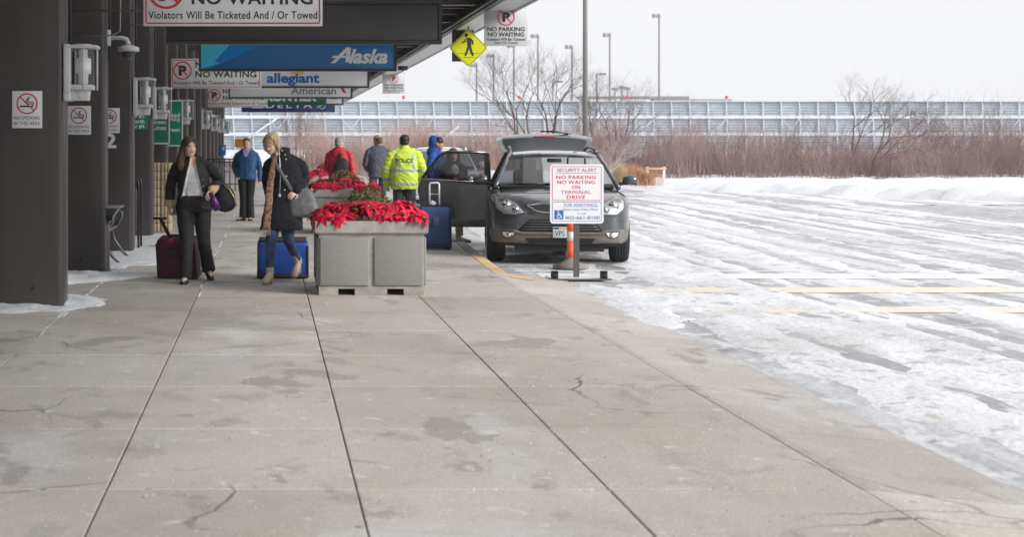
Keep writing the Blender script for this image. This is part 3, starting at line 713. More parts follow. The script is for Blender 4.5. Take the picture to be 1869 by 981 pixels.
for i, pg in enumerate(([(-0.03, 0.20), (0.03, 0.205), (0.065, 0.17), (0.055, 0.02), (-0.02, 0.02), (-0.03, 0.10)],
           [(-0.03, 0.20), (-0.055, 0.12), (-0.13, 0.085), (-0.14, 0.105), (-0.075, 0.15), (-0.05, 0.2)],
           [(0.03, 0.205), (0.10, 0.14), (0.105, 0.06), (0.075, 0.06), (0.07, 0.13), (0.03, 0.17)],
           [(-0.02, 0.03), (-0.05, -0.07), (-0.085, -0.16), (-0.045, -0.16), (0.0, -0.05), (0.02, 0.02)],
           [(0.055, 0.03), (0.075, -0.06), (0.115, -0.155), (0.075, -0.165), (0.03, -0.06), (0.01, 0.02)])):
    s.add(flat(pg, y-0.0006*i), [list(range(len(pg)))])
for (x0, x1, z) in ((-0.22, 0.24, -0.11), (-0.10, 0.12, -0.195)): bar_mb(s, x0, z, x1, z, 0.008, y+0.001)
s.build('walking_figure', m_ink, t)
MB().tube([(0, 0.006, k-0.03), (0, 0.006, 4.03-p.z)], 0.016, 6).build('hanger', m_black, t)
def signal_box(cx, Y, z0, w, h, label):
    t = thing('signal_box', label, 'signal', (cx, Y, z0))
    MB().rbox((0, 0, h/2), (w, 0.18, h), 0.015).build('housing', m_brown2, t)
    for z in (h*0.25, h*0.75): MB().lathe([(0.0, 0), (w*0.32, 0), (w*0.32, 0.03), (0, 0.035)], 18).build('lens', mat('signal_lens_green', (0.02, 0.035, 0.02), 0.2), t, (0, -0.089, z), (R(90), 0, 0))
    MB().tube([(0, 0, h), (0, 0, 4.0-z0)], 0.02, 6).build('hanger', m_black, t)
p = AT(845, 112, 34.0); signal_box(p.x, 34.0, p.z, 0.44, 0.64, 'dark signal box behind the yellow diamond sign')
p = AT(735, 128, 50.0); signal_box(p.x, 50.0, p.z, 0.30, 0.30, 'small dark box hanging beside the blue airline sign')

# green direction signs on the column faces (mostly hidden)
def green_sign(i, xr, ytop, ybot, lines, label, tilt=0, w=0.85, trim=True):
    Y = FY0+FS*i-0.012; p, q = AT(xr, ytop, Y), AT(xr, ybot, Y); h = p.z-q.z
    t = thing('direction_sign', label, 'sign', (p.x-w/2, Y, q.z), 0, 'green direction signs on the columns')
    MB().rbox((0, 0, h/2), (w, 0.02, h), 0.004).build('panel', m_green, t)
    if trim: s = MB(); frame_mb(s, -w/2, w/2, 0.0, h, 0.03, -0.0125); s.build('white_edge', m_lwhite, t)
    n = len(lines)
    for k, (tx, z, hh) in enumerate(lines): text(t, tx, m_lwhite, w/2-0.06, h*z, None, hh, y=-0.0135, bold=0.03, align='RIGHT')
green_sign(3, 270, 203, 237, [('Door #2', 0.74, 0.075), ('North', 0.46, 0.075), ('Door #4', 0.18, 0.075)], 'bright green door sign on the fourth column', w=0.62, trim=False)
green_sign(4, 309, 196, 262, [('Green', 0.60, 0.095), ('Lines', 0.44, 0.10)], 'dark green direction sign on the fifth column', w=0.6)
green_sign(5, 333, 184, 266, [('Limited', 0.68, 0.11), ('Parking', 0.58, 0.11), ('Green', 0.36, 0.10)], 'tall dark green direction sign on the sixth column', w=0.6)
Y = FY0+FS*13-0.01; p = AT(406, 274, Y)
t = thing('blue_sign', 'small blue sign on a far column', 'sign', p); MB().rbox((0, 0, 0), (0.3, 0.02, 0.46), 0.01).build('panel', mat('sign_blue', (0.01, 0.10, 0.36), 0.5), t)
text(t, 'F', m_lwhite, 0.05, 0.06, 0.1, 0.14, y=-0.012)
# ------------------------------------------------------------------ street furniture by the columns
m_gunmetal = mat('gunmetal_paint', (0.10, 0.105, 0.11), 0.35, metal=0.3, spec=0.5)
t = thing('litter_bin', 'flared dark metal litter bin beside the second column', 'litter bin', (-2.14, 21.0, 0))
b = MB()
for sx in (-1, 1): b.rbox((sx*0.085, 0, 0.33), (0.05, 0.06, 0.66), 0.015)
b.rbox((0, 0, 0.02), (0.24, 0.24, 0.04), 0.01); b.build('legs', m_gunmetal, t)
b = MB()
def sq(hx, hy, z): return [(-hx, -hy, z), (hx, -hy, z), (hx, hy, z), (-hx, hy, z)]
b.loft([sq(0.05, 0.10, 0.30), sq(0.08, 0.13, 0.58), sq(0.23, 0.24, 0.81), sq(0.24, 0.25, 0.83)], 0, True, False); b.build('funnel', m_gunmetal, t)
b = MB(); b.rbox((0, 0, 0.835), (0.54, 0.54, 0.03), 0.012); b.build('rim', mat('worn_steel', (0.30, 0.31, 0.32), 0.35, metal=0.7), t)
b = MB(); b.rbox((0.12, -0.243, 0.70), (0.10, 0.01, 0.07), 0.004, Matrix.Rotation(R(20), 3, 'X')); b.build('ash_slot', m_black, t)
t = thing('bench', 'dark metal bench with curved arms behind the litter bin', 'bench', (-2.43, 23.1, 0))
b = MB(); b.rbox((0, 0, 0.44), (0.48, 1.5, 0.05), 0.02); b.build('seat', m_gunmetal, t)
b = MB(); b.rbox((-0.25, 0, 0.70), (0.05, 1.5, 0.42), 0.02, Matrix.Rotation(R(-10), 3, 'Y')); b.build('backrest', m_gunmetal, t)
for sy in (-0.68, 0.68):
    MB().tube([(0.40, sy, 0.0), (0.30, sy, 0.10), (0.20, sy, 0.25), (0.15, sy, 0.42)], 0.022, 8).build('leg', m_gunmetal, t); MB().tube([(-0.42, sy, 0.0), (-0.30, sy, 0.12), (-0.18, sy, 0.42)], 0.022, 8).build('leg', m_gunmetal, t)
    b = MB(); b.tube([(0.22, sy, 0.45), (0.30, sy, 0.56), (0.31, sy, 0.64), (0.2, sy, 0.70), (-0.2, sy, 0.72)], 0.024, 8); b.build('armrest', m_gunmetal, t)
t = thing('hoop_rack', 'black tubular hoop rack with a dark panel by the third column', 'rack', (-2.02, 25.75, 0))
for sy in (-0.22, 0.3):
    b = MB(); pts = [(-0.28, sy, 0.0), (-0.28, sy, 1.0)] + [(-0.14-0.14*math.cos(a*PI/8), sy, 1.0+0.16*math.sin(a*PI/8)) for a in range(1, 8)] + [(0.0, sy, 1.0), (0.0, sy, 0.0)]
    b.tube(pts, 0.018, 8); b.build('hoop', m_black, t)
b = MB(); b.rbox((-0.16, 0.04, 0.60), (0.22, 0.46, 0.66), 0.02); b.build('panel', m_blackmatt, t)
m_tan = mat('tan_ribbed_block', (0.50, 0.40, 0.28), 0.85, var=0.14, scale=9, bump=0.4, bscale=40)
t = thing('low_wall', 'low wall of tan ribbed blocks before the fifth column', 'wall', (-2.0, 30.4, 0))
blk = None
for r in range(8):
    for c in range(3):
        if blk is None:
            b = MB(); b.rbox((0, 0, 0), (0.195, 0.5, 0.157), 0.012)
            for k in range(3): b.rbox((-0.06+0.06*k, -0.256, 0), (0.035, 0.03, 0.15), 0.008)
            blk = b.mesh('block', m_tan)
        link('block', blk, t, (-0.30+0.2*c + 0.0, 0.25, 0.08+0.16*r))
t = thing('railing', 'black metal railing at the far end of the columns', 'railing', (-1.5, 56.0, 0))
for z in (0.25, 1.0, 1.1): MB().tube([(-0.9, 0, z), (0.55, 0, z)], 0.025, 6).build('rail', m_black, t)
for k in range(9): MB().tube([(-0.9+0.181*k, 0, 0), (-0.9+0.181*k, 0, 1.1)], 0.02, 6).build('post', m_black, t)
p = AT(441, 261, 88.0)
t = thing('yellow_sign', 'small orange yellow sign behind the man in the blue jacket', 'sign', (p.x, p.y, RZ))
MB().rbox((0, 0, p.z-RZ), (0.72, 0.04, 0.46), 0.02).build('panel', mat('warning_orange', (0.75, 0.36, 0.02), 0.5, var=0.1, scale=3), t); MB().tube([(0, 0.03, 0), (0, 0.03, p.z-RZ+0.2)], 0.035, 8).build('post', m_edge, t)

# ------------------------------------------------------------------ planters with poinsettias
m_conc = mat('planter_concrete', (0.34, 0.322, 0.295), 0.85, var=0.22, scale=6, bump=0.25, bscale=60)
m_aggr = mat('exposed_aggregate', (0.235, 0.228, 0.215), 0.9, var=0.0, scale=90, col2=(0.30, 0.292, 0.278), bump=0.8, bscale=130, detail=3)
def petal(l, w, droop, curl=0.0):
    pts = []
    for t_, ww in ((0, 0.12), (0.3, 0.75), (0.55, 1.0), (0.8, 0.6), (1.0, 0.0)):
        z = -droop*t_*t_*l + 0.25*l*t_*(1-t_)
        pts.append((t_*l, ww*w/2, z))
    v = []
    for (x, hw, z) in pts: v += [(x, -hw, z), (x, 0, z-0.12*hw-curl*hw), (x, hw, z)]
    f = []
    for i in range(4):
        for k in range(2): a = i*3+k; f.append((a, a+3, a+4, a+1))
    return v, f
def flower_mesh(name, seed, m1, m2):
    rnd = random.Random(seed); b = MB()
    for ringi, (n, l, up) in enumerate(((6, 0.135, -0.1), (6, 0.105, 0.35), (4, 0.06, 0.7))):
        for k in range(n):
            a = 2*PI*(k+rnd.uniform(-0.2, 0.2))/n + ringi*0.5
            L_ = l*rnd.uniform(0.8, 1.15); v, f = petal(L_, L_*0.48, rnd.uniform(0.15, 0.55))
            M_ = Matrix.Rotation(a, 4, 'Z') @ Matrix.Rotation(-up-rnd.uniform(-0.15, 0.2), 4, 'Y')
            b.add([M_ @ Vector(p) for p in v], f, 0)
    for k in range(5): b.ell((rnd.uniform(-0.012, 0.012), rnd.uniform(-0.012, 0.012), 0.012), (0.006, 0.006, 0.008), n=4, mi=1)
    return b.mesh(name, [m1, m2])
m_bract = mat('poinsettia_red', (0.60, 0.008, 0.045), 0.5, var=0.3, scale=14, rand=0.38, spec=0.3)
m_gold = mat('poinsettia_centre', (0.45, 0.40, 0.06), 0.6)
m_leaf = mat('poinsettia_leaf', (0.055, 0.11, 0.035), 0.5, var=0.3, scale=20, rand=0.3)
m_moss = mat('boxwood_leaves', (0.075, 0.085, 0.018), 0.7, var=0.4, scale=30, col2=(0.16, 0.15, 0.035))
flowers = [flower_mesh('bract', s, m_bract, m_gold) for s in range(5)]
v, f = petal(0.11, 0.07, 0.4); leaf_me = MB().add(v, f).mesh('leaf', m_leaf)
def planter(x0, Y, lab, nfl, seed):
    W, H, D = 1.2, 0.80, 1.2
    t = thing('planter', 'square concrete planter ' + lab, 'planter', (x0+W/2, Y, 0), 0, 'concrete planters with poinsettias')
    if 'plant' not in cache:
        b = MB(); b.box(-W/2+0.03, W/2-0.03, 0.03, D-0.03, 0.07, 0.68)
        for xa, xb in ((-W/2+0.03, -0.36), (-0.18, 0.17), (0.35, W/2-0.03)): b.box(xa, xb, 0.031, D-0.031, 0.0, 0.07)
        r = MB(); h2 = W/2+0.012
        def rr(e, z): return [(-h2+e, -0.012+e, z), (h2-e, -0.012+e, z), (h2-e, D+0.012-e, z), (-h2+e, D+0.012-e, z)]
        r.loft([rr(0.02, 0.662), rr(0.0, 0.68), rr(0.0, 0.795), rr(0.008, 0.803), rr(0.09, 0.803), rr(0.10, 0.66)], 0, False, False)
        pn = MB(); pn.rbox((0, 0, 0), (0.53, 0.03, 0.525), 0.012); pnm = pn.mesh('panel', m_aggr)
        so = MB(); so.box(-W/2+0.09, W/2-0.09, 0.08, D-0.08, 0.70, 0.74)
        cache['plant'] = (b.mesh('body', m_conc), r.mesh('rim', m_conc), pnm, so.mesh('soil', mat('potting_soil', (0.03, 0.022, 0.016), 0.95, bump=0.5)))
    bo, ri, pn, so = cache['plant']
    link('body', bo, t); link('rim', ri, t); link('soil', so, t)
    for sx in (-0.295, 0.29):
        link('panel', pn, t, (sx, 0.022, 0.365)); link('panel', pn, t, (sx, D-0.022, 0.365))
    for yy in (0.305, 0.895):
        link('panel', pn, t, (-W/2+0.022, yy, 0.365), (0, 0, R(90))); link('panel', pn, t, (W/2-0.022, yy, 0.365), (0, 0, R(90)))
    rnd = random.Random(seed)
    q = thing('poinsettia_bed', 'red poinsettias around a clipped green bush in the planter ' + lab, 'flowers', (x0+W/2, Y+D/2, 0.72), 0, 'poinsettias in the planters')
    for k in range(nfl):
        if k < nfl*0.42:                                      # the rim of the bed hangs over the edge
            s = rnd.uniform(0, 4); e = rnd.uniform(0.50, 0.61); u = rnd.uniform(-0.58, 0.58)
            x, y = [(u, -e), (e, u), (u, e), (-e, u)][int(s) if rnd.random() > 0.3 else 0]; z = rnd.uniform(0.10, 0.16); tilt = 0.75
        else:
            a = rnd.uniform(0, 2*PI); rr_ = rnd.uniform(0.22, 0.52); x, y = rr_*math.cos(a), rr_*math.sin(a); z = rnd.uniform(0.15, 0.27); tilt = 0.45
        o = link('bract', flowers[rnd.randrange(5)], q, (x, y, z))
        d = Vector((x, y, 0)); ax = Vector((-d.y, d.x, 0)).normalized()
        o.rotation_euler = (Matrix.Rotation(tilt*d.length/0.55*rnd.uniform(0.5, 1.3), 3, ax) @ Matrix.Rotation(rnd.uniform(0, 6.3), 3, 'Z')).to_euler()
        sc = rnd.uniform(0.55, 1.0); o.scale = (sc, sc, sc)
    for k in range(6):
        s = rnd.uniform(-0.58, 0.58); e = rnd.uniform(0.56, 0.64)
        x, y, a = [(s, -e, -PI/2), (e, s, 0), (-e, s, PI), (s, -e, -PI/2)][k % 4]
        o = link('leaf', leaf_me, q, (x*0.93, y*0.93, rnd.uniform(0.06, 0.12)), (0, rnd.uniform(0.2, 0.9), a+rnd.uniform(-0.6, 0.6)))
    for k in range(22):
        a = rnd.uniform(0, 2*PI); rr_ = rnd.uniform(0.3, 0.58); o = link('leaf', leaf_me, q, (rr_*math.cos(a), rr_*math.sin(a), rnd.uniform(0.12, 0.22)), (rnd.uniform(-0.4, 0.4), rnd.uniform(-0.2, 0.5), a+rnd.uniform(-1, 1)))
    b = MB()
    for k in range(900):
        th = rnd.uniform(0, 2*PI); ph = math.acos(rnd.uniform(0.0, 1)); rr_ = rnd.uniform(0.86, 1.06)
        c = Vector((0.30*math.sin(ph)*math.cos(th), 0.30*math.sin(ph)*math.sin(th), 0.12+0.29*math.cos(ph)))*rr_
        u = Vector((rnd.gauss(0, 1), rnd.gauss(0, 1), rnd.gauss(0, 1))).normalized()*0.022; w = u.cross(Vector((rnd.gauss(0, 1), rnd.gauss(0, 1), rnd.gauss(0, 1)))).normalized()*0.012
        b.add([c-u, c+w, c+u, c-w], [(0, 1, 2, 3)])
    o = b.build('clipped_bush', m_moss, q); o['kind'] = 'stuff'
planter(0.515, 17.75, 'nearest the camera', 130, 1)
planter(0.783, 29.75, 'in front of the red jacket', 100, 2)
planter(1.0, 41.8, 'left of the red jacket', 70, 3)
planter(1.62, 53.8, 'farthest back beside the red jacket', 50, 4)

# ------------------------------------------------------------------ security sign on its stand, delineator, barrier
t = thing('security_sign', 'white security alert sign on a low wheeled metal stand', 'sign', (3.915, 20.9, RZ+0.02))
MB().box(-0.36, 0.36, -0.22, 0.22, 0.0, 0.022).build('base_plate', mat('snowy_base_plate', (0.72, 0.72, 0.74), 0.6, var=0.1, scale=5), t)
MB().box(-0.40, 0.40, -0.235, -0.221, 0.0, 0.020).build('base_edge', m_gunmetal, t)
for sx in (-1, 1):
    b = MB(); b.tube([(sx*0.31-0.04, -0.19, 0.06), (sx*0.31+0.04, -0.19, 0.06)], 0.045, 12, dome=False)
    for k in range(7): b.rbox((sx*0.31-0.036+0.012*k, -0.19, 0.065), (0.005, 0.09, 0.10), 0.002)
    b.build('ballast_block', m_blackmatt, t)
MB().box(-0.035, 0.035, -0.02, 0.02, 0.02, 1.40).build('post', mat('brown_post', (0.10, 0.09, 0.085), 0.5, metal=0.3), t)
MB().tube([(-0.11, 0, 1.38), (-0.11, 0, 1.53), (-0.10, 0, 1.555), (0.10, 0, 1.555), (0.11, 0, 1.53), (0.11, 0, 1.38)], 0.012, 8).build('carry_handle', m_black, t)
z0, z1, hw = 0.705, 1.46, 0.34
b = MB(); pts = []
for (cx, cz, a0) in ((hw-0.04, z1-0.04, 0), (-hw+0.04, z1-0.04, 90), (-hw+0.04, z0+0.04, 180), (hw-0.04, z0+0.04, 270)):
    for k in range(5): a = R(a0+22.5*k); pts.append((cx+0.04*math.cos(a), cz+0.04*math.sin(a)))
b.prism(pts[::-1], -0.034, -0.026); b.build('panel', mat('security_white', (0.74, 0.74, 0.76), 0.45), t)
y = -0.0365; m_sred = mat('security_red', (0.62, 0.035, 0.075), 0.5); m_sblue = mat('security_blue', (0.10, 0.21, 0.46), 0.5)
zs = z0 + 0.285
b = MB(); frame_mb(b, -hw+0.03, hw-0.03, zs+0.01, z1-0.03, 0.006, y, 0); bar_mb(b, -0.27, z1-0.115, 0.27, z1-0.115, 0.005, y, 0); b.build('red_lines', m_sred, t)
b = MB(); frame_mb(b, -hw+0.03, hw-0.03, z0+0.03, zs-0.01, 0.006, y, 0); bar_mb(b, -0.17, z0+0.215, 0.28, z0+0.215, 0.004, y, 0); b.build('blue_lines', m_sblue, t)
text(t, 'SECURITY ALERT', mat('security_purple', (0.30, 0.10, 0.22), 0.5), 0.0, z1-0.075, 0.50, 0.045, y=y, bold=0.0)
for k, (s_, w) in enumerate((('NO PARKING', 0.50), ('NO WAITING', 0.48), ('ON', 0.105), ('TERMINAL', 0.38), ('DRIVE', 0.235))):
    text(t, s_, m_sred, -0.01, z1-0.165-0.0635*k, w, 0.045, y=y, bold=0.0 if 'M' in s_ else 0.012, spacing=1.1)
text(t, 'FOR ASSISTANCE', m_sblue, 0.05, z0+0.24, 0.42, 0.034, y=y, bold=0.0)
text(t, 'Please contact Police Officer', m_sblue, 0.05, z0+0.18, 0.44, 0.03, y=y, bold=-0.005)
text(t, 'or call', m_sblue, 0.06, z0+0.13, 0.11, 0.026, y=y, bold=-0.005)
text(t, '402-661-8100', m_sblue, 0.07, z0+0.075, 0.44, 0.045, y=y, bold=0.01)
b = MB(); b.add(flat([(-0.285, z0+0.055), (-0.17, z0+0.055), (-0.17, z0+0.17), (-0.285, z0+0.17)], y), [(3, 2, 1, 0)]); b.build('access_panel', mat('access_blue', (0.02, 0.12, 0.42), 0.5), t)
b = MB(); y2 = y-0.002; ring_mb(b, -0.228, z0+0.092, 0.020, 0.027, y2, 20)
for s_ in ((-0.236, z0+0.148, -0.234, z0+0.105, 0.010), (-0.236, z0+0.105, -0.205, z0+0.105, 0.009), (-0.205, z0+0.107, -0.192, z0+0.075, 0.009), (-0.235, z0+0.128, -0.208, z0+0.126, 0.007)): bar_mb(b, *s_, y2-0.0005)
ring_mb(b, -0.237, z0+0.157, 0.0, 0.0085, y2, 12); b.build('wheelchair_symbol', m_lwhite, t)
m_or = mat('delineator_orange', (0.85, 0.12, 0.045), 0.5, var=0.08, scale=8); m_band = mat('delineator_band', (0.66, 0.65, 0.63), 0.5)
t = thing('delineator_post', 'orange and white delineator post in front of the dark vehicle', 'traffic post', (4.185, 22.75, RZ+0.012))
b = MB(); b.lathe([(0.0, 0), (0.25, 0.0), (0.25, 0.045), (0.14, 0.075), (0.07, 0.13), (0.06, 0.16)], 8); b.build('rubber_base', mat('grimy_rubber', (0.22, 0.20, 0.18), 0.9, var=0.2), t)
for z0_, z1_, mm in ((0.13, 0.385, m_or), (0.385, 0.51, m_band), (0.51, 0.76, m_or), (0.76, 0.88, m_band), (0.88, 1.02, m_or)):
    b = MB(); r0, r1 = 0.062-0.016*z0_, 0.062-0.016*z1_; b.lathe([(r0, z0_), (r1, z1_)], 16); b.build('sleeve', mm, t)
p = AT(1185, 345, 60.0)
t = thing('barricade', 'white and orange barricade in the snow at the right', 'barricade', (p.x+0.25, p.y, 0.05))
for sx in (-0.32, 0.28): MB().rbox((sx, 0, 0.36), (0.10, 0.09, 0.72), 0.02).build('post', m_lwhite, t)
MB().rbox((0.0, -0.06, 0.66), (0.72, 0.03, 0.07), 0.01).build('rail', mat('faded_orange', (0.75, 0.36, 0.17), 0.6), t)

# ------------------------------------------------------------------ blast fence far behind
m_steel = mat('galvanised_blue_grey', (0.42, 0.465, 0.505), 0.55, metal=0.1, var=0.12, scale=1.2, rand=0.10)
m_rib = mat('fence_rib_steel', (0.56, 0.60, 0.64), 0.5, var=0.08)
fence = thing('blast_fence', 'tall blue grey corrugated steel fence with slanted ribs across the background', 'fence', (0, 160, -0.3))
def corr(h, w, n=5):
    b = MB(); v = []; f = []
    for i in range(2*n+1):
        z = h*i/(2*n); y = 0.17*(i % 2) - 0.12*z
        v += [(0.03, y, z), (w-0.03, y, z)]
    for i in range(2*n): f.append((2*i, 2*i+1, 2*i+3, 2*i+2))
    b.add(v, f); return b
BAY = 1.78
rows = [(4.62, 1.36), (2.95, 1.38), (1.25, 1.40)]
pan = [corr(h, BAY).mesh('fence_panel', m_steel) for z, h in rows]
ribm = MB().loft([[(x+0.45-0.075*z, y-0.10*z+0.5, z) for x, y in ((-0.05, -0.12), (0.05, -0.12), (0.05, 0.02), (-0.05, 0.02))] for z in (0, 2, 4, 6.05)], 0, True, False).mesh('rib', m_rib)
brace = MB().tube([(0.0, -0.1, 4.3), (0.9, -0.25, 3.3), (1.7, -0.1, 4.3)], 0.04, 6).mesh('brace', m_rib)
for i in range(-14, 66):
    x = i*BAY
    for (z, h), me in zip(rows, pan): link('fence_panel', me, fence, (x+0.45-0.075*(z+h/2), -0.10*z+0.5, z))
    link('rib', ribm, fence, (x, 0, 0))
    if i % 4 == 0: link('brace', brace, fence, (x, -0.35, -0.2 if i % 2 else 0.0))
for z, t_ in ((4.45, 0.16), (2.78, 0.10), (6.02, 0.05), (1.1, 0.16)):
    MB().box(-26, 118, -0.10*z+0.25, -0.10*z+0.55, z-t_/2, z+t_/2).build('snowy_ledge' if t_ > 0.1 else 'top_rail', mat('snow_on_ledge', (0.64, 0.66, 0.70), 0.7) if t_ > 0.06 else m_rib, fence)
for (x0, z0_, x1, z1_) in ((-3.2, 1.6, 0.9, 4.4), (16, 1.5, 18.5, 3.6)): MB().tube([(x0, -0.6, z0_), (x1, -0.4, z1_)], 0.09, 6).build('long_brace', m_rib, fence)
for px in (738, 950, 1148, 1330):
    p = AT(px, 185, 159)
    t = thing('obstruction_light', 'small red obstruction light on the fence top, ' + {738: 'leftmost', 950: 'behind the bare tree', 1148: 'right of the tall pole', 1330: 'farthest right'}[px], 'light', (p.x, 159.7, 5.72), 0, 'red lights on the fence')
    MB().lathe([(0.08, 0), (0.08, 0.25), (0, 0.26)], 8).build('stem', m_rib, t)
    MB().lathe([(0.0, 0.24), (0.15, 0.24), (0.17, 0.40), (0.12, 0.52), (0, 0.55)], 10).build('lens', mat('red_lens', (0.75, 0.06, 0.05), 0.4), t)

# light poles
m_pole = mat('weathered_pole', (0.22, 0.21, 0.205), 0.6, var=0.1, scale=2)
m_polef = mat('pale_far_pole', (0.20, 0.20, 0.21), 0.6)
def flood_pole(px, ytop, Y, label, heads=2):
    p = AT(px, ytop, Y); H = p.z + 0.4
    t = thing('floodlight_pole', label, 'light pole', (p.x, Y, -0.35), 0, 'tall floodlight poles beyond the fence')
    MB().tube([(0, 0, 0), (0, 0, H)], [0.17, 0.10], 8).build('mast', m_polef, t)
    MB().tube([(-0.75, 0, H-0.25), (0.25, 0, H-0.25)], 0.05, 6).build('crossarm', m_polef, t)
    for k in range(heads):
        x = -0.72+0.55*k
        b = MB(); b.loft([[(x-0.22, -0.3, H-0.42), (x+0.22, -0.3, H-0.42), (x+0.22, -0.3, H+0.05), (x-0.22, -0.3, H+0.05)], [(x-0.13, 0.15, H-0.28), (x+0.13, 0.15, H-0.28), (x+0.13, 0.15, H+0.02), (x-0.13, 0.15, H+0.02)]], 0, True, False)
        b.build('lamp_head', m_polef, t)
for px, yt, w in ((870, 117, 'shortest at the left'), (901, 100, 'beside the yellow diamond'), (938, 82, 'under the grey no parking sign'), (982, 64, 'above the bare tree'), (1044, 84, 'left of the tall brown pole'), (1113, 62, 'right of the tall brown pole'), (1203, 27, 'nearest, at the right')):
    flood_pole(px, yt, 200, 'tall thin floodlight pole ' + w)
def street_pole(px, ytop, Y, label):
    p = AT(px, ytop, Y); H = p.z+0.35
    t = thing('parking_light', label, 'light pole', (p.x, Y, -0.35), 0, 'single arm lights beyond the fence')
    MB().tube([(0, 0, 0), (0, 0, H)], [0.12, 0.09], 8).build('mast', m_polef, t)
    MB().tube([(0, 0, H-0.08), (0.5, 0, H-0.05)], 0.05, 6).build('arm', m_polef, t); MB().rbox((0.75, 0, H-0.06), (0.7, 0.4, 0.22), 0.04).build('lamp_head', m_polef, t)
street_pole(1009, 148, 185, 'single arm parking light behind the bare tree'); street_pole(1089, 134, 185, 'single arm parking light right of the tall pole')
p = AT(1068, 250, 62)
t = thing('lamp_standard', 'thick brown lamp standard rising out of the picture', 'light pole', (p.x, 62, 0.0)); MB().tube([(0, 0, 0), (0, 0, 11)], [0.105, 0.075], 12).build('mast', mat('brown_pole', (0.17, 0.155, 0.145), 0.6, var=0.1, scale=3), t)
MB().tube([(0, 0, 10.9), (0.4, 0, 11.2), (1.2, 0, 11.25)], 0.05, 8).build('arm', m_pole, t); MB().rbox((1.6, 0, 11.22), (0.9, 0.35, 0.18), 0.05).build('lamp_head', m_pole, t)
t = thing('far_walkway', 'long low brown walkway beyond the fence at the right', 'walkway', (47, 210, -0.35))
MB().box(-7.5, 6.5, -1, 1, 7.62, 7.95).build('roof', mat('far_brown', (0.24, 0.21, 0.20), 0.8), t); MB().box(2, 12, -0.9, 0.9, 6.0, 7.6).build('cabin', mat('far_grey', (0.30, 0.29, 0.29), 0.8), t)
for k in range(2): MB().box(-7+11*k, -6.4+11*k, -0.5, 0.5, 0, 7.6).build('pier', MATS['far_brown'], t)
for k, (px, py) in enumerate(((1122, 163), (1135, 160), (1145, 162))):
    p = AT(px, py, 260); t = thing('distant_floodlight', 'tiny distant floodlight cluster right of the tall pole, number %s from the left' % ('one', 'two', 'three')[k], 'light pole', (p.x, 260, -0.35), 0, 'tiny distant floodlights')
    MB().tube([(0, 0, 0), (0, 0, p.z+0.35)], 0.10, 6).build('mast', m_polef, t); MB().rbox((0, 0, p.z+0.4), (0.9, 0.4, 0.5), 0.1).build('lamp_head', m_polef, t)

# ------------------------------------------------------------------ winter vegetation
def thicket(name, label, n, xf, yr, hr, m, seed, r=0.012, spread=0.35, base=0.0, cat='shrub', kind=None):
    rnd = random.Random(seed); b = MB()
    for k in range(n):
        y = rnd.uniform(*yr); x = xf(rnd, y); h = rnd.uniform(*hr)*max(0.22, 0.72+1.0*mnoise.noise(Vector((x*0.30, y*0.22, seed)))+0.6*mnoise.noise(Vector((x*1.1, y*0.7, seed))))
        a = rnd.uniform(0, 2*PI); sp = spread*h*rnd.random()
        p0 = Vector((x, y, base)); p1 = p0+Vector((sp*0.35*math.cos(a), sp*0.35*math.sin(a), h*0.5)); p2 = p0+Vector((sp*math.cos(a), sp*math.sin(a), h))
        rr = r*rnd.uniform(0.6, 1.3)
        segs = [(p0, p1, rr, rr*0.75), (p1, p2, rr*0.75, rr*0.25)]
        for q in range(3):
            s = p0.lerp(p2, rnd.uniform(0.3, 0.85)); segs.append((s, s+Vector((rnd.gauss(0, 0.16)*h, rnd.gauss(0, 0.16)*h, rnd.uniform(0.12, 0.3)*h)), rr*0.5, rr*0.2))
        for (s, e, ra, rb) in segs:
            b.add([s+Vector((ra, 0, 0)), s+Vector((-ra/2, ra*0.87, 0)), s+Vector((-ra/2, -ra*0.87, 0)), e+Vector((rb, 0, 0)), e+Vector((-rb/2, rb*0.87, 0)), e+Vector((-rb/2, -rb*0.87, 0))],
                  [(0, 1, 4, 3), (1, 2, 5, 4), (2, 0, 3, 5)])
    o = b.build(name, m); return props(o, label, cat, kind=kind)
m_dog = mat('red_twigs', (0.23, 0.13, 0.11), 0.7, var=0.35, scale=0.5, col2=(0.36, 0.25, 0.22))
m_dog2 = mat('grey_red_twigs', (0.13, 0.068, 0.062), 0.7, var=0.3, scale=0.5, col2=(0.23, 0.15, 0.14))
thicket('dogwood_thicket', 'long thicket of bare red twigs behind the vehicles', 9000, lambda r, y: r.uniform(3.0, 18.0), (82, 98), (0.9, 2.6), m_dog, 3, r=0.010, spread=0.8, base=0.15, kind='stuff')
thicket('dogwood_thicket', 'thicket of bare dark red twigs right of the tall pole', 10500, lambda r, y: r.uniform(13.2, 40), (66, 80), (0.8, 2.6), m_dog2, 4, r=0.010, spread=0.8, base=0.2, kind='stuff')
thicket('dogwood_shrub', 'pinkish bare shrub behind the blonde woman', 420, lambda r, y: r.gauss(2.7, 0.9), (84, 88), (1.6, 3.4), mat('pink_twigs', (0.40, 0.26, 0.24), 0.7), 5, r=0.012, base=0.0)
m_straw = mat('dry_straw', (0.52, 0.40, 0.24), 0.8, var=0.2, scale=3); m_straw2 = mat('rust_straw', (0.42, 0.22, 0.12), 0.8, var=0.2, scale=3)
def clump(px, py, Y, w, h, n, m, label, seed, base=0.0):
    p = AT(px, py, Y); thicket('dry_grass', label, n, lambda r, y: r.gauss(p.x, w*0.3), (Y-w*0.3, Y+w*0.3), (h*0.6, h), m, seed, r=0.008, spread=0.4, base=base, cat='grass')
clump(1136, 300, 60, 0.7, 0.95, 260, m_straw, 'pale dry grass tuft behind the right mirror', 11, 0.12)
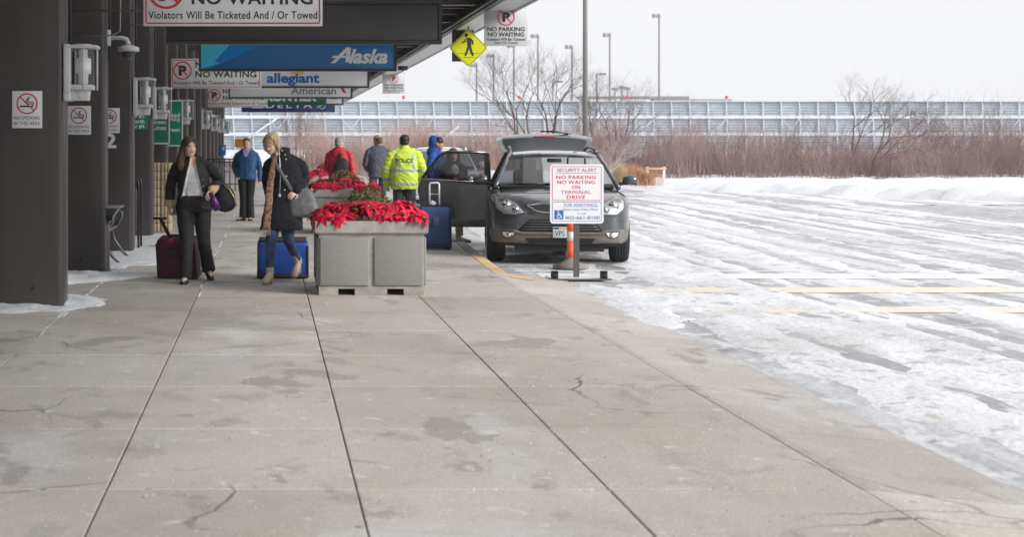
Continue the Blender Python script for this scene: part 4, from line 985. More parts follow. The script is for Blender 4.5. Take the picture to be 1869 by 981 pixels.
clump(1172, 310, 59, 0.9, 1.05, 340, m_straw2, 'rust brown dry grass by the barricade', 12, 0.12)
clump(1158, 280, 64, 0.7, 1.3, 220, m_straw, 'tall pale dry grass beside the red twigs', 13, 0.15)
clump(537, 285, 88, 0.9, 1.5, 260, m_straw, 'pale dry grass behind the blonde woman', 14)
clump(426, 285, 92, 1.0, 1.8, 260, m_straw, 'pale dry grass left of the man in blue', 15)
def bare_tree(name, label, loc, H, seed, m, r0=0.10, low=0.25, spread=0.5, depth=5):
    rnd = random.Random(seed); t = thing(name, label, 'tree', loc); tr = MB(); cr = MB()
    def grow(p, d, L_, r, lev):
        n = 3; pts = [p]; q = p
        for i in range(n):
            d = (d + Vector((rnd.gauss(0, 0.13), rnd.gauss(0, 0.13), rnd.gauss(0.05, 0.08)))).normalized(); q = q + d*L_/n; pts.append(q)
        (tr if lev < 2 else cr).tube(pts, [r*(1-0.45*i/n) for i in range(n+1)], 6 if lev < 2 else 3, cap=False)
        if lev >= depth: return
        for k in range(rnd.choice((2, 3, 3)) if lev < 3 else rnd.choice((3, 3, 4))):
            a = rnd.uniform(0, 2*PI); sp = spread*rnd.uniform(0.6, 1.4)
            u = d.orthogonal().normalized(); u.rotate(Matrix.Rotation(a, 3, d)); nd = (d + u*sp).normalized()
            s = pts[-1] if k == 0 else pts[-1].lerp(pts[1], rnd.uniform(0, 0.6)); grow(s, nd, L_*rnd.uniform(0.62, 0.86), r*0.55*rnd.uniform(0.8, 1.1), lev+1)
    for k in range(3):
        a = 2*PI*k/3+rnd.random(); grow(Vector((0.05*math.cos(a), 0.05*math.sin(a), -0.2)), Vector((0.35*math.cos(a), 0.35*math.sin(a), 1)).normalized(), H*low, r0, 0)
    tr.build('trunk', m, t); cr.build('crown', m, t); return t
m_bark = mat('grey_bark', (0.12, 0.09, 0.083), 0.85, var=0.2, scale=4); m_barkw = mat('pale_bark', (0.38, 0.34, 0.33), 0.8, var=0.15, scale=4)
bare_tree('bare_tree', 'large bare crabapple tree left of the tall pole', (11.6, 71, 0.1), 8.0, 21, m_bark, 0.10, 0.25, 0.56, 6)
bare_tree('bare_tree', 'small pale bare tree behind the open tailgate', (12.1, 58.5, 0.1), 3.0, 22, m_barkw, 0.05, 0.25, 0.55, 5)
bare_tree('bare_tree', 'slender bare tree right of the tall pole', (14.9, 73, 0.1), 6.2, 23, m_bark, 0.07, 0.27, 0.70, 6)
bare_tree('bare_tree', 'bare tree at the right beyond the snow bank', (25.5, 70, 0.1), 5.6, 25, m_bark, 0.09, 0.27, 0.65, 6)
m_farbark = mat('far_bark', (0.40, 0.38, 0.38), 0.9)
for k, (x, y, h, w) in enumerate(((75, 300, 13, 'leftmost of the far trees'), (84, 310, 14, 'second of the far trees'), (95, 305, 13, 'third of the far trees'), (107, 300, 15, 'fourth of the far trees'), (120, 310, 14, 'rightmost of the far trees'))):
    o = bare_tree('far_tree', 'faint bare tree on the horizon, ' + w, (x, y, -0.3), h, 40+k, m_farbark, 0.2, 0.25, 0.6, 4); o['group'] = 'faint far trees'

# ------------------------------------------------------------------ winter air
hz = MB().box(-200, 260, -45, 420, -1.4, 26).build('haze', bpy.data.materials.new('winter_air')); hz['kind'] = 'stuff'; hz['label'] = 'thin pale winter haze over the whole place'
hm = hz.data.materials[0]; hm.use_nodes = True; hm.node_tree.nodes.clear()
ho_ = hm.node_tree.nodes.new('ShaderNodeOutputMaterial'); hv_ = hm.node_tree.nodes.new('ShaderNodeVolumePrincipled')
hv_.inputs['Color'].default_value = (0.97, 0.98, 1.0, 1); hv_.inputs['Density'].default_value = 0.0006
hm.node_tree.links.new(hv_.outputs[0], ho_.inputs['Volume'])
# ------------------------------------------------------------------ people
m_skin = mat('skin', (0.74, 0.49, 0.385), 0.5, var=0.06, scale=18, sub=0.08)
m_skin2 = mat('skin_tan', (0.42, 0.23, 0.155), 0.5, var=0.06, scale=18, sub=0.08)
m_lip = mat('lips', (0.40, 0.12, 0.11), 0.45); m_eye = mat('eye_dark', (0.07, 0.045, 0.035), 0.3); m_brow = mat('brow', (0.20, 0.12, 0.08), 0.7)
V = Vector
def head_frame(c, yaw, pitch, roll=0.0):
    return Matrix.Translation(c) @ Matrix.Rotation(yaw, 4, 'Z') @ Matrix.Rotation(pitch, 4, 'X') @ Matrix.Rotation(roll, 4, 'Y')
def add_head(b, F, k=1.0, fem=False):
    Rm = F.to_3x3()
    def e(c, r, rot=None): b.ell(F @ V(c), r, Rm @ rot if rot else Rm, 14)
    e((0, 0.012, 0.035), (0.074*k, 0.094*k, 0.085*k))                 # cranium
    e((0, -0.018, -0.02), (0.064*k, 0.074*k, 0.085*k))                # face
    e((0, -0.038, -0.075), (0.042*k if fem else 0.048*k, 0.048*k, 0.036*k))     # jaw and chin
    e((0, -0.082, -0.012), (0.011, 0.012, 0.026)); e((0, -0.097, -0.028), (0.014, 0.013, 0.011))   # nose
    e((0, -0.080, 0.028), (0.042, 0.016, 0.010))                      # brow ridge
    for s in (-1, 1):
        e((s*0.030, -0.068, -0.028), (0.022, 0.02, 0.018)); e((s*0.071*k, 0.012, -0.01), (0.010, 0.020, 0.031), Matrix.Rotation(s*0.3, 3, 'Z'))
    e((0, -0.084, -0.058), (0.021, 0.012, 0.010))                     # mouth
def paint_head(me, F, beard=False):
    I = F.inverted()
    def fn(c, n):
        p = I @ c
        if p.y > -0.045 or abs(p.x) > 0.06 or abs(p.z) > 0.1: return None
        ax = abs(p.x)
        if abs(ax-0.031) < 0.0145 and abs(p.z-0.006) < 0.0042: return 2
        if abs(ax-0.033) < 0.019 and abs(p.z-0.026-0.1*(0.033-ax)) < 0.0034: return 3
        if ax < 0.024 and abs(p.z+0.058) < 0.0062: return 1
    paint(me, fn)
def add_hand(b, wr, d, palm_n, curl=0.5, side=1, s=1.0):
    """palm and five separate curled fingers; d: direction of the fingers, palm_n: palm side"""
    d = V(d).normalized(); n = V(palm_n); n = (n - d*n.dot(d)).normalized(); u = d.cross(n)*side
    wr = V(wr)
    b.tube([wr-d*0.03, wr+d*0.02, wr+d*0.055, wr+d*0.09], [(0.020*s, 0.027*s), (0.019*s, 0.033*s), (0.018*s, 0.041*s), (0.015*s, 0.040*s)], 10, ref=n, dome=True)
    for k, (off, L_) in enumerate(((-0.031, 0.070), (-0.010, 0.080), (0.011, 0.075), (0.031, 0.058))):
        p = wr + d*0.085*s + u*off*s; dd = d.copy(); pts = [p - d*0.02]
        ang = 0.0
        for q, f_ in enumerate((0.45, 0.3, 0.25)):
            ang += curl*(0.7 if q == 0 else 1.0); dd = d*math.cos(ang) + n*math.sin(ang); p = p + dd*L_*f_*s; pts.append(p)
        b.tube(pts, [0.0095*s, 0.0092*s, 0.0085*s, 0.0075*s], 8, dome=True)
    p = wr + d*0.025*s - u*0.035*s + n*0.006
    b.tube([p, p - u*0.026*s + d*0.026*s + n*0.012, p - u*0.024*s + d*0.058*s + n*0.026], [0.013*s, 0.0115*s, 0.009*s], 8, dome=True)
def wrinkle(me, amp, sc=7.0, seed=0, axis=(1, 1, 1), sag=0.0):
    A = V(axis)
    def fn(c, n):
        p = V((c.x*A.x, c.y*A.y, c.z*A.z))*sc + V((seed, 0, 0))
        w = mnoise.noise(p); w2 = mnoise.noise(p*2.3)
        q = V(((c.x+0.7*c.z)*A.x*0.55, c.y*A.y, (c.z-0.5*c.x)*A.z*1.5))*sc*1.3 + V((0, seed, 3)); r = (1-min(1, abs(mnoise.noise(q))*2.4))**2
        return amp*((1-abs(w)*2.2)*0.6 + 0.35*w2 + (0.9*r if amp > 0.0045 else 0) - 0.3)
    displace(me, fn)
TORSO_M = [(0.00, 0.150, 0.105), (0.20, 0.145, 0.10), (0.45, 0.155, 0.11), (0.70, 0.175, 0.115), (0.86, 0.165, 0.10), (0.95, 0.10, 0.075), (1.0, 0.06, 0.058)]
class Person:
    def __init__(s, label, X, Y, J, rz=0.0, z=0.0, skin=None, k=1.08, fem=False, yaw=0.0, pitch=0.0, roll=0.0, hands=None, group=None):
        s.t = thing('person', label, 'person', (X, Y, z), rz, group); s.J = J; s.k = k
        s.F = head_frame(V(J['head']), yaw, pitch, roll); skin = skin or m_skin
        b = MB(); add_head(b, s.F, k, fem)
        nb = V(J['neck']); nt = s.F @ V((0, 0.018, -0.07)); b.tube([nb - V((0, 0, 0.06)), nb, nt], [0.062*k, 0.052*k, 0.050*k], 12, dome=True)
        s.spine(b, 0.0, 1.0, [(t, a*0.82, d*0.82) for t, a, d in TORSO_M])
        for q in 'lr':
            sh, el, wr = V(J['sh'+q]), V(J['el'+q]), V(J['wr'+q])
            b.tube([sh.lerp(nb, 0.2) + V((0, 0, -0.06)), sh.lerp(el, 0.5), el, el.lerp(wr, 0.4), wr], [0.035, 0.042, 0.036, 0.036, 0.024], 10, dome=True)
            h = (hands or {}).get(q)
            d = (wr-el).normalized() if not h or not h.get('d') else V(h['d'])
            add_hand(b, wr, d, (h or {}).get('n', (0, -0.3, 0) if q == 'l' else (0, -0.3, 0)), (h or {}).get('curl', 0.35), (1 if q == 'l' else -1), 0.95)
            hp, kn, an = V(J['hp'+q]), V(J['kn'+q]), V(J['an'+q]); td = V(J.get('toe'+q, (0, -1, 0))).normalized()
            b.tube([hp, hp.lerp(kn, 0.5), kn, kn.lerp(an, 0.35), an], [0.062, 0.056, 0.042, 0.040, 0.030], 12, dome=True)
            b.tube([an + V((0, 0, -0.01)) - td*0.03, an + V((0, 0, -0.045)) + td*0.08, an + V((0, 0, -0.05)) + td*0.15], [0.036, 0.034, 0.022], 10, dome=True)
        me = remesh(b, [skin, m_lip, m_eye, m_brow], 0.0068, 1, 'body'); paint_head(me, s.F)
        s.body = link('body', me, s.t)
    def spine(s, b, t0, t1, rings, n=20, dy=0.0, sq=2.4):
        """torso loft along pelvis - chest - neck; rings (t, half width, half depth[, forward shift])"""
        P0, P1, P2 = V(s.J['pel']), V(s.J['chest']), V(s.J['neck'])
        out = []
        xax = (V(s.J['shr']) - V(s.J['shl'])); xax.z = 0; xh = (V(s.J['hpr']) - V(s.J['hpl'])); xh.z = 0
        for r in rings:
            t, a, d = r[0], r[1], r[2]; f = r[3] if len(r) > 3 else 0
            c = P0.lerp(P1, t/0.6) if t < 0.6 else P1.lerp(P2, (t-0.6)/0.4)
            if t < 0: c = P0 + (P0-P1)*(-t)/0.6*1.0
            x = xh.normalized().lerp(xax.normalized(), max(0, min(1, t))).normalized(); y = V((0, 0, 1)).cross(x)
            ring = []
            for k in range(n):
                an = 2*PI*k/n; ca, sa = math.cos(an), math.sin(an)
                px = math.copysign(abs(ca)**(2/sq), ca)*a; py = math.copysign(abs(sa)**(2/sq), sa)*d
                ring.append(c + x*px + y*(py - f))
            out.append(ring)
        b.loft(out)
    def top(s, name, mats, rings, sleeve=(0.075, 0.070, 0.058, 0.056, 0.046), collar=None, extra=None, amp=0.006, sc=7, pnt=None, vox=0.011, dsp=None, cuff=0.02, label=None, smooth=2, arms='lr', hood=None):
        b = MB(); s.spine(b, 0, 1, rings)
        for q in arms:
            sh, el, wr = V(s.J['sh'+q]), V(s.J['el'+q]), V(s.J['wr'+q]); e = wr - (wr-el).normalized()*cuff
            nk = V(s.J['neck']); r0 = sleeve[0]; si = sh.lerp(nk, 0.18) + V((0, 0, -0.035))
            b.tube([si, sh.lerp(el, 0.10) + V((0, 0, -0.028)), sh.lerp(el, 0.45), el, el.lerp(e, 0.45), e], [r0*0.80, r0*0.92] + list(sleeve[1:]), 14, dome=True)
            b.tube([nk + V((0, 0.015, -0.015)), nk.lerp(sh, 0.5) + V((0, 0.01, -0.012)), sh + V((0, 0, -0.045))], [0.055, 0.062, r0*0.72], 12, dome=True)
        if collar:
            c0 = V(s.J['neck']) + V(collar[0]); b.tube([c0 + V((0, 0, -0.05)), c0, c0 + V((0, -0.012, collar[2]))], [collar[1]*1.18, collar[1]*1.05, collar[1]], 16, dome=False)
        if extra: extra(b, s)
        me = remesh(b, mats, vox, smooth, name); wrinkle(me, amp, sc, len(name)*1.7 + s.t.location.x)
        if dsp: displace(me, dsp)
        if pnt: paint(me, pnt)
        o = link(name, me, s.body)
        if label: o['label'] = label
        return o
    def trousers(s, name, mats, waist=(0.165, 0.125), leg=(0.098, 0.085, 0.068, 0.066, 0.066), low=0.0, amp=0.006, hem=0.02, vox=0.011, pnt=None, wz=0.10, label=None):
        b = MB(); s.spine(b, 0, 1, [(-0.12, waist[0]*0.80, waist[1]*0.9), (-0.02, waist[0]*1.03, waist[1]*1.05), (0.10, waist[0], waist[1]), (wz+0.12, waist[0]*0.93, waist[1]*0.92)])
        for q in 'lr':
            hp, kn, an = V(s.J['hp'+q]), V(s.J['kn'+q]), V(s.J['an'+q]); e = an + V((0, 0, hem))
            b.tube([hp + V((0, 0, 0.04)), hp.lerp(kn, 0.45), kn, kn.lerp(e, 0.5), e], list(leg), 14)
        me = remesh(b, mats, vox, 2, name); wrinkle(me, amp, 6, 3 + s.t.location.x, (1, 1, 0.7))
        if pnt: paint(me, pnt)
        o = link(name, me, s.body)
        if label: o['label'] = label
        return o
    def shoe(s, q, m, L_=0.27, w=0.046, h=0.075, heel=0.0, high=0.0, name='shoe', msole=None):
        an = V(s.J['an'+q]); td = V(s.J.get('toe'+q, (0, -1, 0))).normalized(); fl = V((td.x, td.y, 0)).normalized(); pt = math.asin(max(-0.9, min(0.9, td.z)))
        b = MB(); H = an + V((0, 0, -0.08)) - td*0.06        # sole under the heel
        up = V((0, 0, 1)); sd = fl.cross(up); upn = sd.cross(td).normalized()
        rings = []
        for t, ww, hh in ((0.0, 0.6, 0.75), (0.05, 0.80, 1.0), (0.25, 0.82, 1.0), (0.45, 0.95, 0.85), (0.7, 1.05, 0.62), (0.9, 0.85, 0.5), (1.0, 0.35, 0.3)):
            c = H + td*L_*t + upn*(h*hh/2); rings.append([c + sd*(w*ww*math.cos(2*PI*k/12)) + upn*(h*hh/2*(math.sin(2*PI*k/12) if math.sin(2*PI*k/12) > 0 else max(-1, 1.6*math.sin(2*PI*k/12)))) for k in range(12)])
        b.loft(rings)
        if high: b.tube([an + V((0, 0, -0.03)) - td*0.02, an + V((0, 0, high))], [(0.045), 0.045], 12)
        o = b.build(name, m, s.body)
        sb = MB(); rings = []
        for t, ww in ((0.0, 0.62), (0.1, 0.85), (0.4, 0.9), (0.7, 1.08), (0.9, 0.88), (1.0, 0.38)):
            c = H + td*L_*t; rings.append([c + sd*w*ww + upn*0.012, c - sd*w*ww + upn*0.012, c - sd*w*ww - upn*0.012, c + sd*w*ww - upn*0.012])
        sb.loft(rings, 0, True, False)
        if heel:
            c = H + td*0.03; sb.loft([[c + sd*0.025*f + td*0.025*f2 for f, f2 in ((1, 1), (-1, 1), (-1, -1), (1, -1))], [c - upn*heel + sd*0.018*f + td*0.018*f2 for f, f2 in ((1, 1), (-1, 1), (-1, -1), (1, -1))]], 0, True, False)
        sb.build('sole', msole or m_blackmatt, o)
        return o
    def hair(s, m, prims, vox=0.007, amp=0.003, name='hair', axis=(1, 1, 0.15), sc=34, strands=0):
        b = MB(); Rm = s.F.to_3x3(); hb = MB(); rh = random.Random(9)
        for p in prims:
            if p[0] == 't' and strands:
                for q in range(strands):
                    a = rh.uniform(0, 2*PI); e = rh.uniform(0.9, 1.18); off = V((math.cos(a), math.sin(a), 0))
                    rads = p[2] if isinstance(p[2], list) else [p[2]]*len(p[1])
                    hb.tube([s.F @ (V(c) + off*r*e + V((rh.gauss(0, 0.004), rh.gauss(0, 0.004), 0))) for c, r in zip(p[1], rads)] + [s.F @ (V(p[1][-1]) + off*rads[-1]*e*1.2 + V((rh.gauss(0, 0.012), 0, -0.03*rh.random())))], [0.0022]*len(p[1]) + [0.0008], 3, cap=False)
        for p in prims:
            if p[0] == 'e': b.ell(s.F @ V(p[1]), p[2], Rm @ (p[3] if len(p) > 3 else Matrix.Identity(3)), 14)
            else: b.tube([s.F @ V(q) for q in p[1]], p[2], 12, dome=True)
        me = remesh(b, m, vox, 1, name)
        if amp: wrinkle(me, amp, sc, 3, axis)
        ho = link(name, me, s.body)
        if strands: q = hb.build('loose_strands', m, ho); q['kind'] = 'stuff'
        return ho
SHORT = [('e', (0, 0.022, 0.047), (0.085, 0.103, 0.091)), ('e', (0, 0.064, -0.01), (0.071, 0.058, 0.075))]

# --- shared cloth
m_blackcloth = mat('black_quilted_cloth', (0.014, 0.014, 0.016), 0.75, var=0.3, scale=9, bump=0.4, bscale=40)
m_blackwool = mat('black_trouser_cloth', (0.012, 0.012, 0.013), 0.8, var=0.3, scale=9, bump=0.2, bscale=90)
m_navywool = mat('navy_wool', (0.007, 0.008, 0.015), 0.9, var=0.25, scale=14, bump=0.3, bscale=120)
m_jeans = mat('blue_denim', (0.030, 0.060, 0.135), 0.85, var=0.35, scale=9, col2=(0.06, 0.10, 0.19), bump=0.2, bscale=160)
m_bluejkt = mat('blue_shell_jacket', (0.014, 0.080, 0.215), 0.6, var=0.18, scale=6, bump=0.25, bscale=14)
m_redjkt = mat('red_jacket', (0.50, 0.012, 0.028), 0.6, var=0.15, scale=6)
m_greyjkt = mat('slate_jacket', (0.062, 0.068, 0.095), 0.75, var=0.15, scale=6)
m_hivis = mat('hi_vis_yellow', (0.60, 0.78, 0.07), 0.65, var=0.06, scale=6)
m_reflect = mat('reflective_tape', (0.38, 0.41, 0.45), 0.4)
m_royal = mat('royal_blue_hoodie', (0.012, 0.06, 0.34), 0.8, var=0.15, scale=8)
m_dkpant = mat('dark_slate_trousers', (0.045, 0.05, 0.07), 0.8, var=0.2, scale=8)
m_khaki = mat('khaki_cloth', (0.36, 0.31, 0.25), 0.85, var=0.15, scale=8)
m_shoeblk = mat('black_leather', (0.012, 0.012, 0.012), 0.25, coat=0.3)
m_hairbr = mat('brown_hair', (0.042, 0.022, 0.013), 0.45, var=0.4, scale=30, col2=(0.11, 0.058, 0.034), stretch=(1, 1, 0.12))
m_blond = mat('blonde_hair', (0.30, 0.20, 0.10), 0.45, var=0.3, scale=34, col2=(0.62, 0.49, 0.30), stretch=(1, 1, 0.15))
m_redhair = mat('ginger_hair', (0.17, 0.075, 0.035), 0.6, var=0.2, scale=40); m_greyhair = mat('grey_hair', (0.30, 0.29, 0.28), 0.7, var=0.25, scale=60)
m_darkhair = mat('dark_hair', (0.016, 0.012, 0.010), 0.55); m_brnhair = mat('cropped_brown_hair', (0.09, 0.052, 0.035), 0.7, var=0.2, scale=60)
m_gold2 = mat('brass', (0.65, 0.45, 0.18), 0.3, metal=0.9)

# --- woman with long brown hair, black jacket
J = dict(pel=(0.02, 0.0, 0.905), chest=(0.005, -0.015, 1.23), neck=(-0.02, -0.04, 1.475), head=(-0.035, -0.07, 1.595),
    shl=(-0.18, 0.02, 1.405), ell=(-0.272, 0.10, 1.125), wrl=(-0.272, 0.10, 0.895), shr=(0.175, -0.05, 1.42), elr=(0.325, 0.06, 1.19), wrr=(0.225, -0.17, 1.085),
    hpl=(-0.09, 0, 0.88), knl=(-0.06, -0.16, 0.48), anl=(-0.075, -0.24, 0.09), hpr=(0.105, 0.0, 0.88), knr=(0.135, 0.03, 0.47), anr=(0.18, 0.30, 0.15), toel=(-0.12, -1, -0.02), toer=(0.22, -1, -0.30))
w1 = Person('woman with long brown hair in an open black jacket pulling a maroon suitcase', -0.90, 19.5, J, fem=True, k=1.06, yaw=0.42, pitch=-0.02,
    hands={'l': dict(d=(0, -0.15, -1), n=(1, 0.2, 0), curl=0.85), 'r': dict(d=(-0.25, -0.6, -0.55), n=(-0.3, 0.2, -0.7), curl=0.7)})
rings = [(-0.10, 0.215, 0.145), (0.05, 0.205, 0.142), (0.28, 0.185, 0.135), (0.5, 0.19, 0.145, 0.012), (0.70, 0.195, 0.14, 0.012), (0.85, 0.175, 0.115), (0.95, 0.10, 0.085), (1.02, 0.068, 0.066)]
def open_front(c, n):
    half = 0.030 + 0.10*max(0, min(1, (1.45-c.z)/0.45))
    return n.y < -0.25 and abs(c.x - 0.005) < half and 0.80 < c.z < 1.485
o = w1.top('jacket', [m_blackcloth, mat('white_blouse', (0.66, 0.65, 0.66), 0.7, var=0.06, scale=10), mat('plaid_cuff', (0.55, 0.42, 0.28), 0.8, var=0.3, scale=40), m_skin], rings,
    sleeve=(0.078, 0.070, 0.062, 0.060, 0.054), collar=((0, 0.015, -0.01), 0.066, 0.035), amp=0.006, sc=8, vox=0.008,
    dsp=lambda c, n: -0.022*max(0.0, min(1.0, (0.030 + 0.10*max(0, min(1, (1.45-c.z)/0.45)) - abs(c.x-0.005))/0.025))*max(0, min(1, (c.z-0.88)/0.03)) if open_front(c, n) else 0,
    pnt=lambda c, n: (3 if open_front(c, n) and c.z > 1.395-1.2*abs(c.x+0.01) else 1) if open_front(c, n) and c.z > 0.875+0.15*abs(c.x) else (2 if (c.x < -0.2 and c.z < 0.975) or (c.y < -0.105 and c.x > 0.19 and c.z > 1.03 and c.z < 1.15 and c.x < 0.32) else 0))
o['label'] = 'open black quilted jacket over a white blouse with plaid cuffs'
w1.trousers('trousers', m_blackwool, (0.205, 0.145), (0.112, 0.098, 0.076, 0.075, 0.080), hem=-0.03)
for q in 'lr': w1.shoe(q, m_shoeblk, 0.25, 0.042, 0.065)
w1.hair(m_hairbr, [('e', (0, 0.020, 0.044), (0.091, 0.106, 0.096)), ('e', (0, 0.058, -0.03), (0.094, 0.070, 0.10)),
    ('t', [(-0.080, -0.005, 0.05), (-0.092, 0.005, -0.06), (-0.112, 0.0, -0.15), (-0.135, -0.045, -0.21), (-0.135, -0.06, -0.255)], [0.028, 0.036, 0.048, 0.046, 0.02]),
    ('t', [(0.080, -0.005, 0.05), (0.092, 0.01, -0.06), (0.112, 0.0, -0.15), (0.13, -0.035, -0.20), (0.13, -0.05, -0.25)], [0.026, 0.034, 0.046, 0.044, 0.02]),
    ('t', [(0, 0.08, 0.0), (0, 0.10, -0.13), (0, 0.085, -0.22)], [0.075, 0.085, 0.06]),
    ('t', [(0.0, -0.055, 0.118), (-0.062, -0.045, 0.085), (-0.092, -0.015, 0.0)], [0.010, 0.014, 0.018]), ('t', [(0.0, -0.055, 0.118), (0.062, -0.045, 0.085), (0.092, -0.015, 0.0)], [0.010, 0.014, 0.018])], amp=0.003, strands=22)
for z in (1.06, 1.14, 1.22): MB().ell((0.14-0.03*(z-1.06)*4, -0.150, z), (0.009, 0.006, 0.009), n=6).build('button', m_gold2, w1.body)
# duffel on her shoulder, bottle in her hand, case behind her
t = thing('shoulder_bag', 'black shoulder duffel with a brass zip on the brown haired woman', 'bag', (-0.90, 19.5, 0))
b = MB(); b.ell((0.37, 0.10, 0.99), (0.135, 0.16, 0.17), Matrix.Rotation(R(-18), 3, 'Y'), 16); b.rbox((0.385, 0.10, 0.96), (0.22, 0.30, 0.25), 0.07, Matrix.Rotation(R(-18), 3, 'Y'))
me = remesh(b, m_blackcloth, 0.014, 2, 'bag_body'); wrinkle(me, 0.008, 9, 2); link('bag_body', me, t)
b = MB(); b.tube([(0.36, -0.035, 1.17), (0.44, -0.04, 1.10), (0.495, -0.035, 1.0), (0.515, -0.03, 0.90)], 0.007, 6); b.build('zip', m_gold2, t)
b = MB(); b.tube([(0.36, 0.02, 1.14), (0.25, -0.03, 1.36), (0.20, 0.0, 1.435), (0.19, 0.1, 1.40), (0.32, 0.17, 1.14)], [(0.006, 0.022)]*5, 8); b.build('strap', m_blackmatt, t)
b = MB(); b.rbox((0.205, -0.075, 1.40), (0.03, 0.008, 0.02), 0.004); b.build('buckle', m_gold2, t)
t = thing('drink_bottle', 'purple metal drink bottle in the brown haired woman\'s hand', 'bottle', (-0.62, 19.22, 0.93), 0); t.rotation_euler = (R(12), R(-22), 0)
b = MB(); b.lathe([(0.0, -0.07), (0.042, -0.068), (0.046, 0.0), (0.044, 0.07), (0.026, 0.10), (0.024, 0.11)], 18); b.build('flask', mat('purple_metal', (0.085, 0.015, 0.15), 0.3, metal=0.3), t)
b = MB(); b.lathe([(0.027, 0.11), (0.028, 0.145), (0.02, 0.155), (0, 0.156)], 16); b.build('lid', m_blackmatt, t)

def soft_case(name, label, loc, rz, W, H, D, m, mtrim, wheels=True, tilt=0.0, bev=0.05):
    t = thing(name, label, 'suitcase', loc, rz); t.rotation_euler = (tilt, 0, rz)
    b = MB(); b.rbox((0, 0, H/2+0.035), (W, D, H-0.03), bev, seg=4)
    me = b.mesh('shell', m)
    def su(o): q = o.modifiers.new('s', 'SUBSURF'); q.levels = 2; q.subdivision_type = 'SIMPLE'
    me = eval_mesh(me, su, 'shell'); wrinkle(me, 0.004, 6, W); link('shell', me, t)
    b = MB(); b.rbox((0, 0, 0.05), (W+0.012, D+0.012, 0.06), 0.02); b.build('base_tray', mtrim, t)
    for sx in (-1, 1):
        b = MB(); z = H+0.02
        b.tube([(sx*(W/2-0.008), -D/2-0.004, 0.07), (sx*(W/2-0.008), -D/2-0.004, H-0.03)], 0.010, 6); b.build('piping', mtrim, t)
        b = MB(); b.tube([(sx*(W/2-0.06)-0.018, D/2-0.03, 0.035), (sx*(W/2-0.06)+0.018, D/2-0.03, 0.035)], 0.035, 14); b.build('wheel', m_blackmatt, t)
    b = MB(); b.tube([(-0.09, 0, H+0.018), (-0.08, 0, H+0.045), (0.08, 0, H+0.045), (0.09, 0, H+0.018)], (0.012), 8); b.build('carry_handle', mtrim, t)
    return t
m_maroon = mat('maroon_nylon', (0.075, 0.014, 0.034), 0.7, var=0.2, scale=8, bump=0.3, bscale=120)
t = soft_case('rolling_suitcase', 'maroon soft suitcase pulled by the brown haired woman', (-1.075, 20.0, 0.0), R(-12), 0.49, 0.50, 0.27, m_maroon, m_blackmatt, tilt=R(12))
b = MB()
b.tube([(-0.05, -0.10, 0.50), (-0.115, -0.30, 0.82)], [(0.012, 0.03), (0.012, 0.03)], 8); b.build('pull_handle', m_blackmatt, t)
b = MB(); b.tube([(-0.20, -0.31, 0.835), (-0.04, -0.31, 0.835)], 0.016, 8); b.build('grip', m_blackmatt, t)
b = MB(); b.rbox((-0.05, -0.13, 0.52), (0.07, 0.02, 0.07), 0.006, Matrix.Rotation(R(20), 3, 'Y')); b.build('luggage_tag', mat('red_tag', (0.5, 0.03, 0.03), 0.5), t)
b = MB(); b.rbox((-0.02, -0.142, 0.36), (0.14, 0.012, 0.10), 0.01); b.build('handle_pocket', m_blackmatt, t)

# --- blonde woman in navy coat
J = dict(pel=(0.01, 0.0, 0.92), chest=(0.03, 0.0, 1.25), neck=(0.0, -0.015, 1.505), head=(-0.125, -0.075, 1.635),
    shl=(-0.145, -0.04, 1.44), ell=(-0.175, 0.10, 1.19), wrl=(-0.13, 0.26, 0.98), shr=(0.205, 0.03, 1.44), elr=(0.27, 0.05, 1.21), wrr=(0.165, -0.12, 1.09),
    hpl=(-0.08, 0, 0.88), knl=(-0.13, -0.16, 0.46), anl=(-0.145, -0.24, 0.15), hpr=(0.08, 0.0, 0.88), knr=(0.08, -0.02, 0.48), anr=(0.19, 0.28, 0.22), toel=(-0.35, -1, -0.28), toer=(-0.35, -1, -0.60))
w2 = Person('blonde woman in a long navy coat walking past the planters', 0.16, 19.4, J, fem=True, k=1.06, yaw=-0.5, pitch=0.34, roll=0.05,
    hands={'r': dict(d=(-0.6, -0.5, -0.5), n=(0, 0.6, -0.4), curl=0.5), 'l': dict(d=(0.1, 0.3, -1), n=(1, 0, 0), curl=0.9)})
rings = [(-0.54, 0.255, 0.20, -0.01), (-0.30, 0.240, 0.185), (-0.05, 0.22, 0.165), (0.25, 0.20, 0.145), (0.5, 0.205, 0.148), (0.70, 0.205, 0.14), (0.86, 0.185, 0.12), (0.96, 0.12, 0.10), (1.03, 0.085, 0.085)]
o = w2.top('coat', m_navywool, rings, sleeve=(0.084, 0.076, 0.068, 0.064, 0.058), collar=((0.005, 0.012, 0.0), 0.092, 0.085), amp=0.006, sc=6, cuff=0.0)
b = MB()
b.tube([(-0.045, -0.115, 1.57), (-0.03, -0.145, 1.45), (-0.02, -0.168, 1.25), (-0.03, -0.188, 1.05)], 0.007, 6); b.build('zip', mat('pale_zip', (0.55, 0.52, 0.48), 0.35, metal=0.7), w2.body)
b = MB()
for p in ((0.0, -0.105, 1.56), (0.035, -0.11, 1.51), (0.045, -0.13, 1.46), (0.03, -0.178, 1.10), (0.05, -0.172, 1.26)): MB().ell(p, (0.010, 0.007, 0.010), n=6).build('snap', m_grey, w2.body)
MB().ell((-0.03, -0.195, 1.035), (0.016, 0.008, 0.02), n=8).build('zip_pull', m_grey, w2.body)
w2.trousers('jeans', m_jeans, (0.175, 0.125), (0.098, 0.086, 0.064, 0.058, 0.047), hem=0.04, amp=0.004)
m_suede = mat('beige_suede', (0.62, 0.55, 0.46), 0.8, var=0.1, scale=12)
